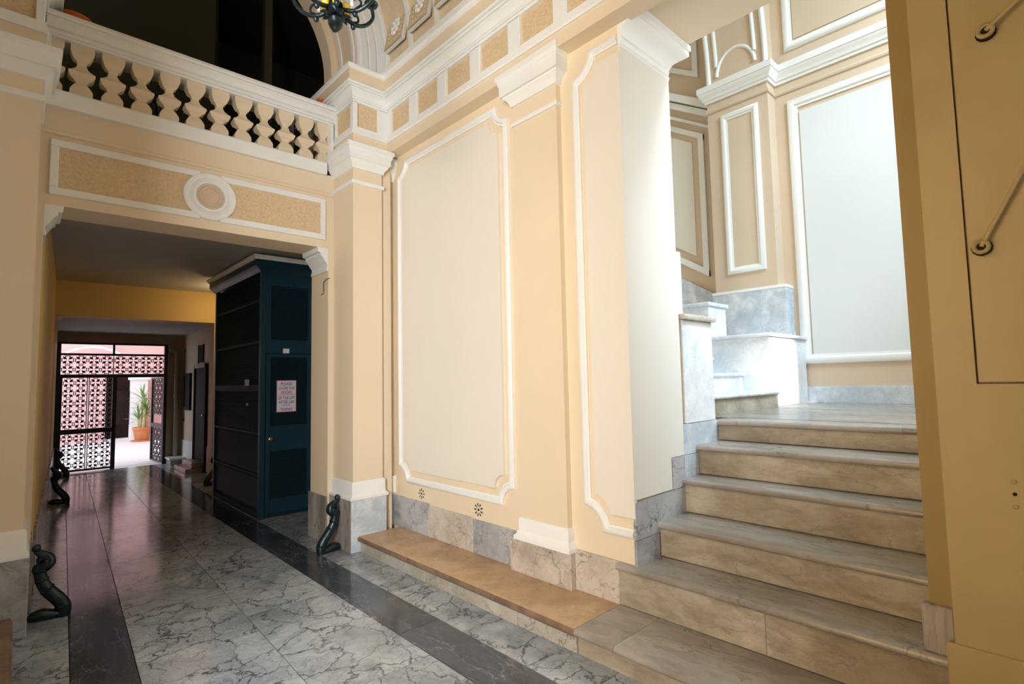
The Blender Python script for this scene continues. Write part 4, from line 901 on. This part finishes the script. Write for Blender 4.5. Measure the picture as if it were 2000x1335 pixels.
for (nm, y, z, dy, dz, lab) in (('iron_rod', 0.148, 2.592, -0.32, 0.24, 'upper rusty tie rod in a ring bracket on the ochre pilaster'), ('iron_rod', 0.206, 1.83, -0.42, 0.83, 'lower tie rod in a ring bracket on the ochre pilaster')):
    e = empty(nm, (XC-0.02, y, z)); tag(e, lab, 'rod', 'tie rods on the ochre pilaster')
    MB().tube([(0, 0, 0), (0, dy, dz)], 0.0075, 8).build('rod', 'ochre', e, smooth=60)
    MB().tube([(0, 0.02*math.cos(t*math.pi/6), 0.02*math.sin(t*math.pi/6)) for t in range(13)], 0.008, 6).build('ring', 'ochre', e, smooth=60)
    MB().lathe([(0.03, 0), (0.026, 0.008), (0.012, 0.012), (0.012, 0.02)], 12, fn=lambda a, b, h: (0.02-h, a, b)).build('mount', 'wood', e, smooth=40)

# ------------------------------------------------------------------ LEFT BENCH (only its end shows)
lb_ = empty('stone_bench', (-0.18, 2.0, 0)); tag(lb_, 'brown stone bench end in the bottom corner before the cut-off pier', 'bench')
pr = [(-0.388, ZB-0.036), (0.02, ZB-0.036), (0.03, ZB-0.02), (0.02, ZB), (-0.388, ZB)]
wobj(MB().prism(pr, lambda a, b, h: (a, h, b), 0.2, 4.165).build('seat_slab', 'bench_edge', None, smooth=40), lb_)
wbox('front_slab', 'riser', lb_, -0.03, 0.006, 0.2, 4.165, 0, ZB-0.036)

# ------------------------------------------------------------------ CHANDELIER
ch = empty('chandelier', (1.07, 2.341, 3.088)); tag(ch, 'black wrought chandelier with beehive finial hanging from the vault', 'chandelier')
MB().lathe([(r_*1.2, z_) for r_, z_ in [(0.001, 0), (0.01, 0.004), (0.018, 0.014), (0.014, 0.017), (0.024, 0.024), (0.019, 0.028), (0.028, 0.036), (0.023, 0.04), (0.029, 0.049), (0.024, 0.053), (0.026, 0.062), (0.018, 0.07), (0.012, 0.08)]], 16).build('finial', 'bronze', ch, smooth=35)
MB().lathe([(0.012, 0.075), (0.02, 0.085), (0.03, 0.10), (0.034, 0.12), (0.026, 0.15), (0.014, 0.17), (0.012, 0.30), (0.03, 0.33), (0.045, 0.38), (0.03, 0.43), (0.012, 0.46), (0.012, 0.55)], 16).build('body', 'bronze', ch, smooth=40)
for i in range(7):
    a = i*2*math.pi/7+0.3; ca, sa = math.cos(a), math.sin(a)
    m = MB(); pts = [(0.01, 0.078, 0.012), (0.035, 0.074, 0.018), (0.055, 0.08, 0.014), (0.072, 0.076, 0.003)]
    vs = []
    for r_, z, w_ in pts: vs += [(r_*ca-w_*-sa, r_*sa-w_*ca, z+0.004), (r_*ca, r_*sa, z-0.003), (r_*ca+w_*-sa, r_*sa+w_*ca, z+0.004)]
    m.add(vs, [(q*3+s_, q*3+s_+1, q*3+s_+4, q*3+s_+3) for q in range(3) for s_ in range(2)]).build('leaf', 'bronze', ch)
for i in range(6):
    a = i*math.pi/3+0.15; ca, sa = math.cos(a), math.sin(a)
    P_ = lambda r_, z: (r_*ca, r_*sa, z)
    ar = MB().stube([P_(0.02, 0.14), P_(0.06, 0.10), P_(0.12, 0.095), P_(0.18, 0.13), P_(0.22, 0.19), P_(0.21, 0.24)], [0.012, 0.011, 0.010, 0.010, 0.009, 0.009], 8).build('arm', 'bronze', ch, smooth=60)
    MB().stube([P_(0.10, 0.10), P_(0.13, 0.12), P_(0.12, 0.15), P_(0.09, 0.15), P_(0.085, 0.125)], 0.006, 6).build('scroll', 'bronze', ar, smooth=60)
    MB().lathe([(0.008, 0), (0.03, 0.008), (0.036, 0.02), (0.02, 0.022), (0.012, 0.03)], 12, P_(0.21, 0.24)).build('drip_cup', 'bronze', ar, smooth=40)
    MB().lathe([(0.011, 0), (0.011, 0.09)], 10, P_(0.21, 0.265)).build('candle_sleeve', 'paper', ar, smooth=40)
    MB().lathe([(0.004, 0.0), (0.016, 0.008), (0.02, 0.022), (0.016, 0.03), (0.006, 0.034)], 10, P_(0.055, 0.102)).build('glass_drop', 'gilt', ar, smooth=50)
    MB().tube([P_(0.085, 0.115), P_(0.085, 0.15)], [0.009, 0.009], 8).build('stub', 'paper', ar, smooth=50)
    MB().ball(P_(0.1, 0.078), (0.014, 0.014, 0.017), 8, 5).build('bud', 'bronze', ar, smooth=60)
cz = 0.55
lk = MB().tube([(0.014*math.cos(t*math.pi/6), 0, 0.022*math.sin(t*math.pi/6)) for t in range(13)], 0.004, 6).mesh('chain_link', smooth=60); lk.materials.append(MAT['bronze'])
i = 0
while cz < 2.62:
    place('chain_link', lk, ch, (0, 0, cz), (0, 0, math.pi/2*(i % 2))); cz += 0.036; i += 1
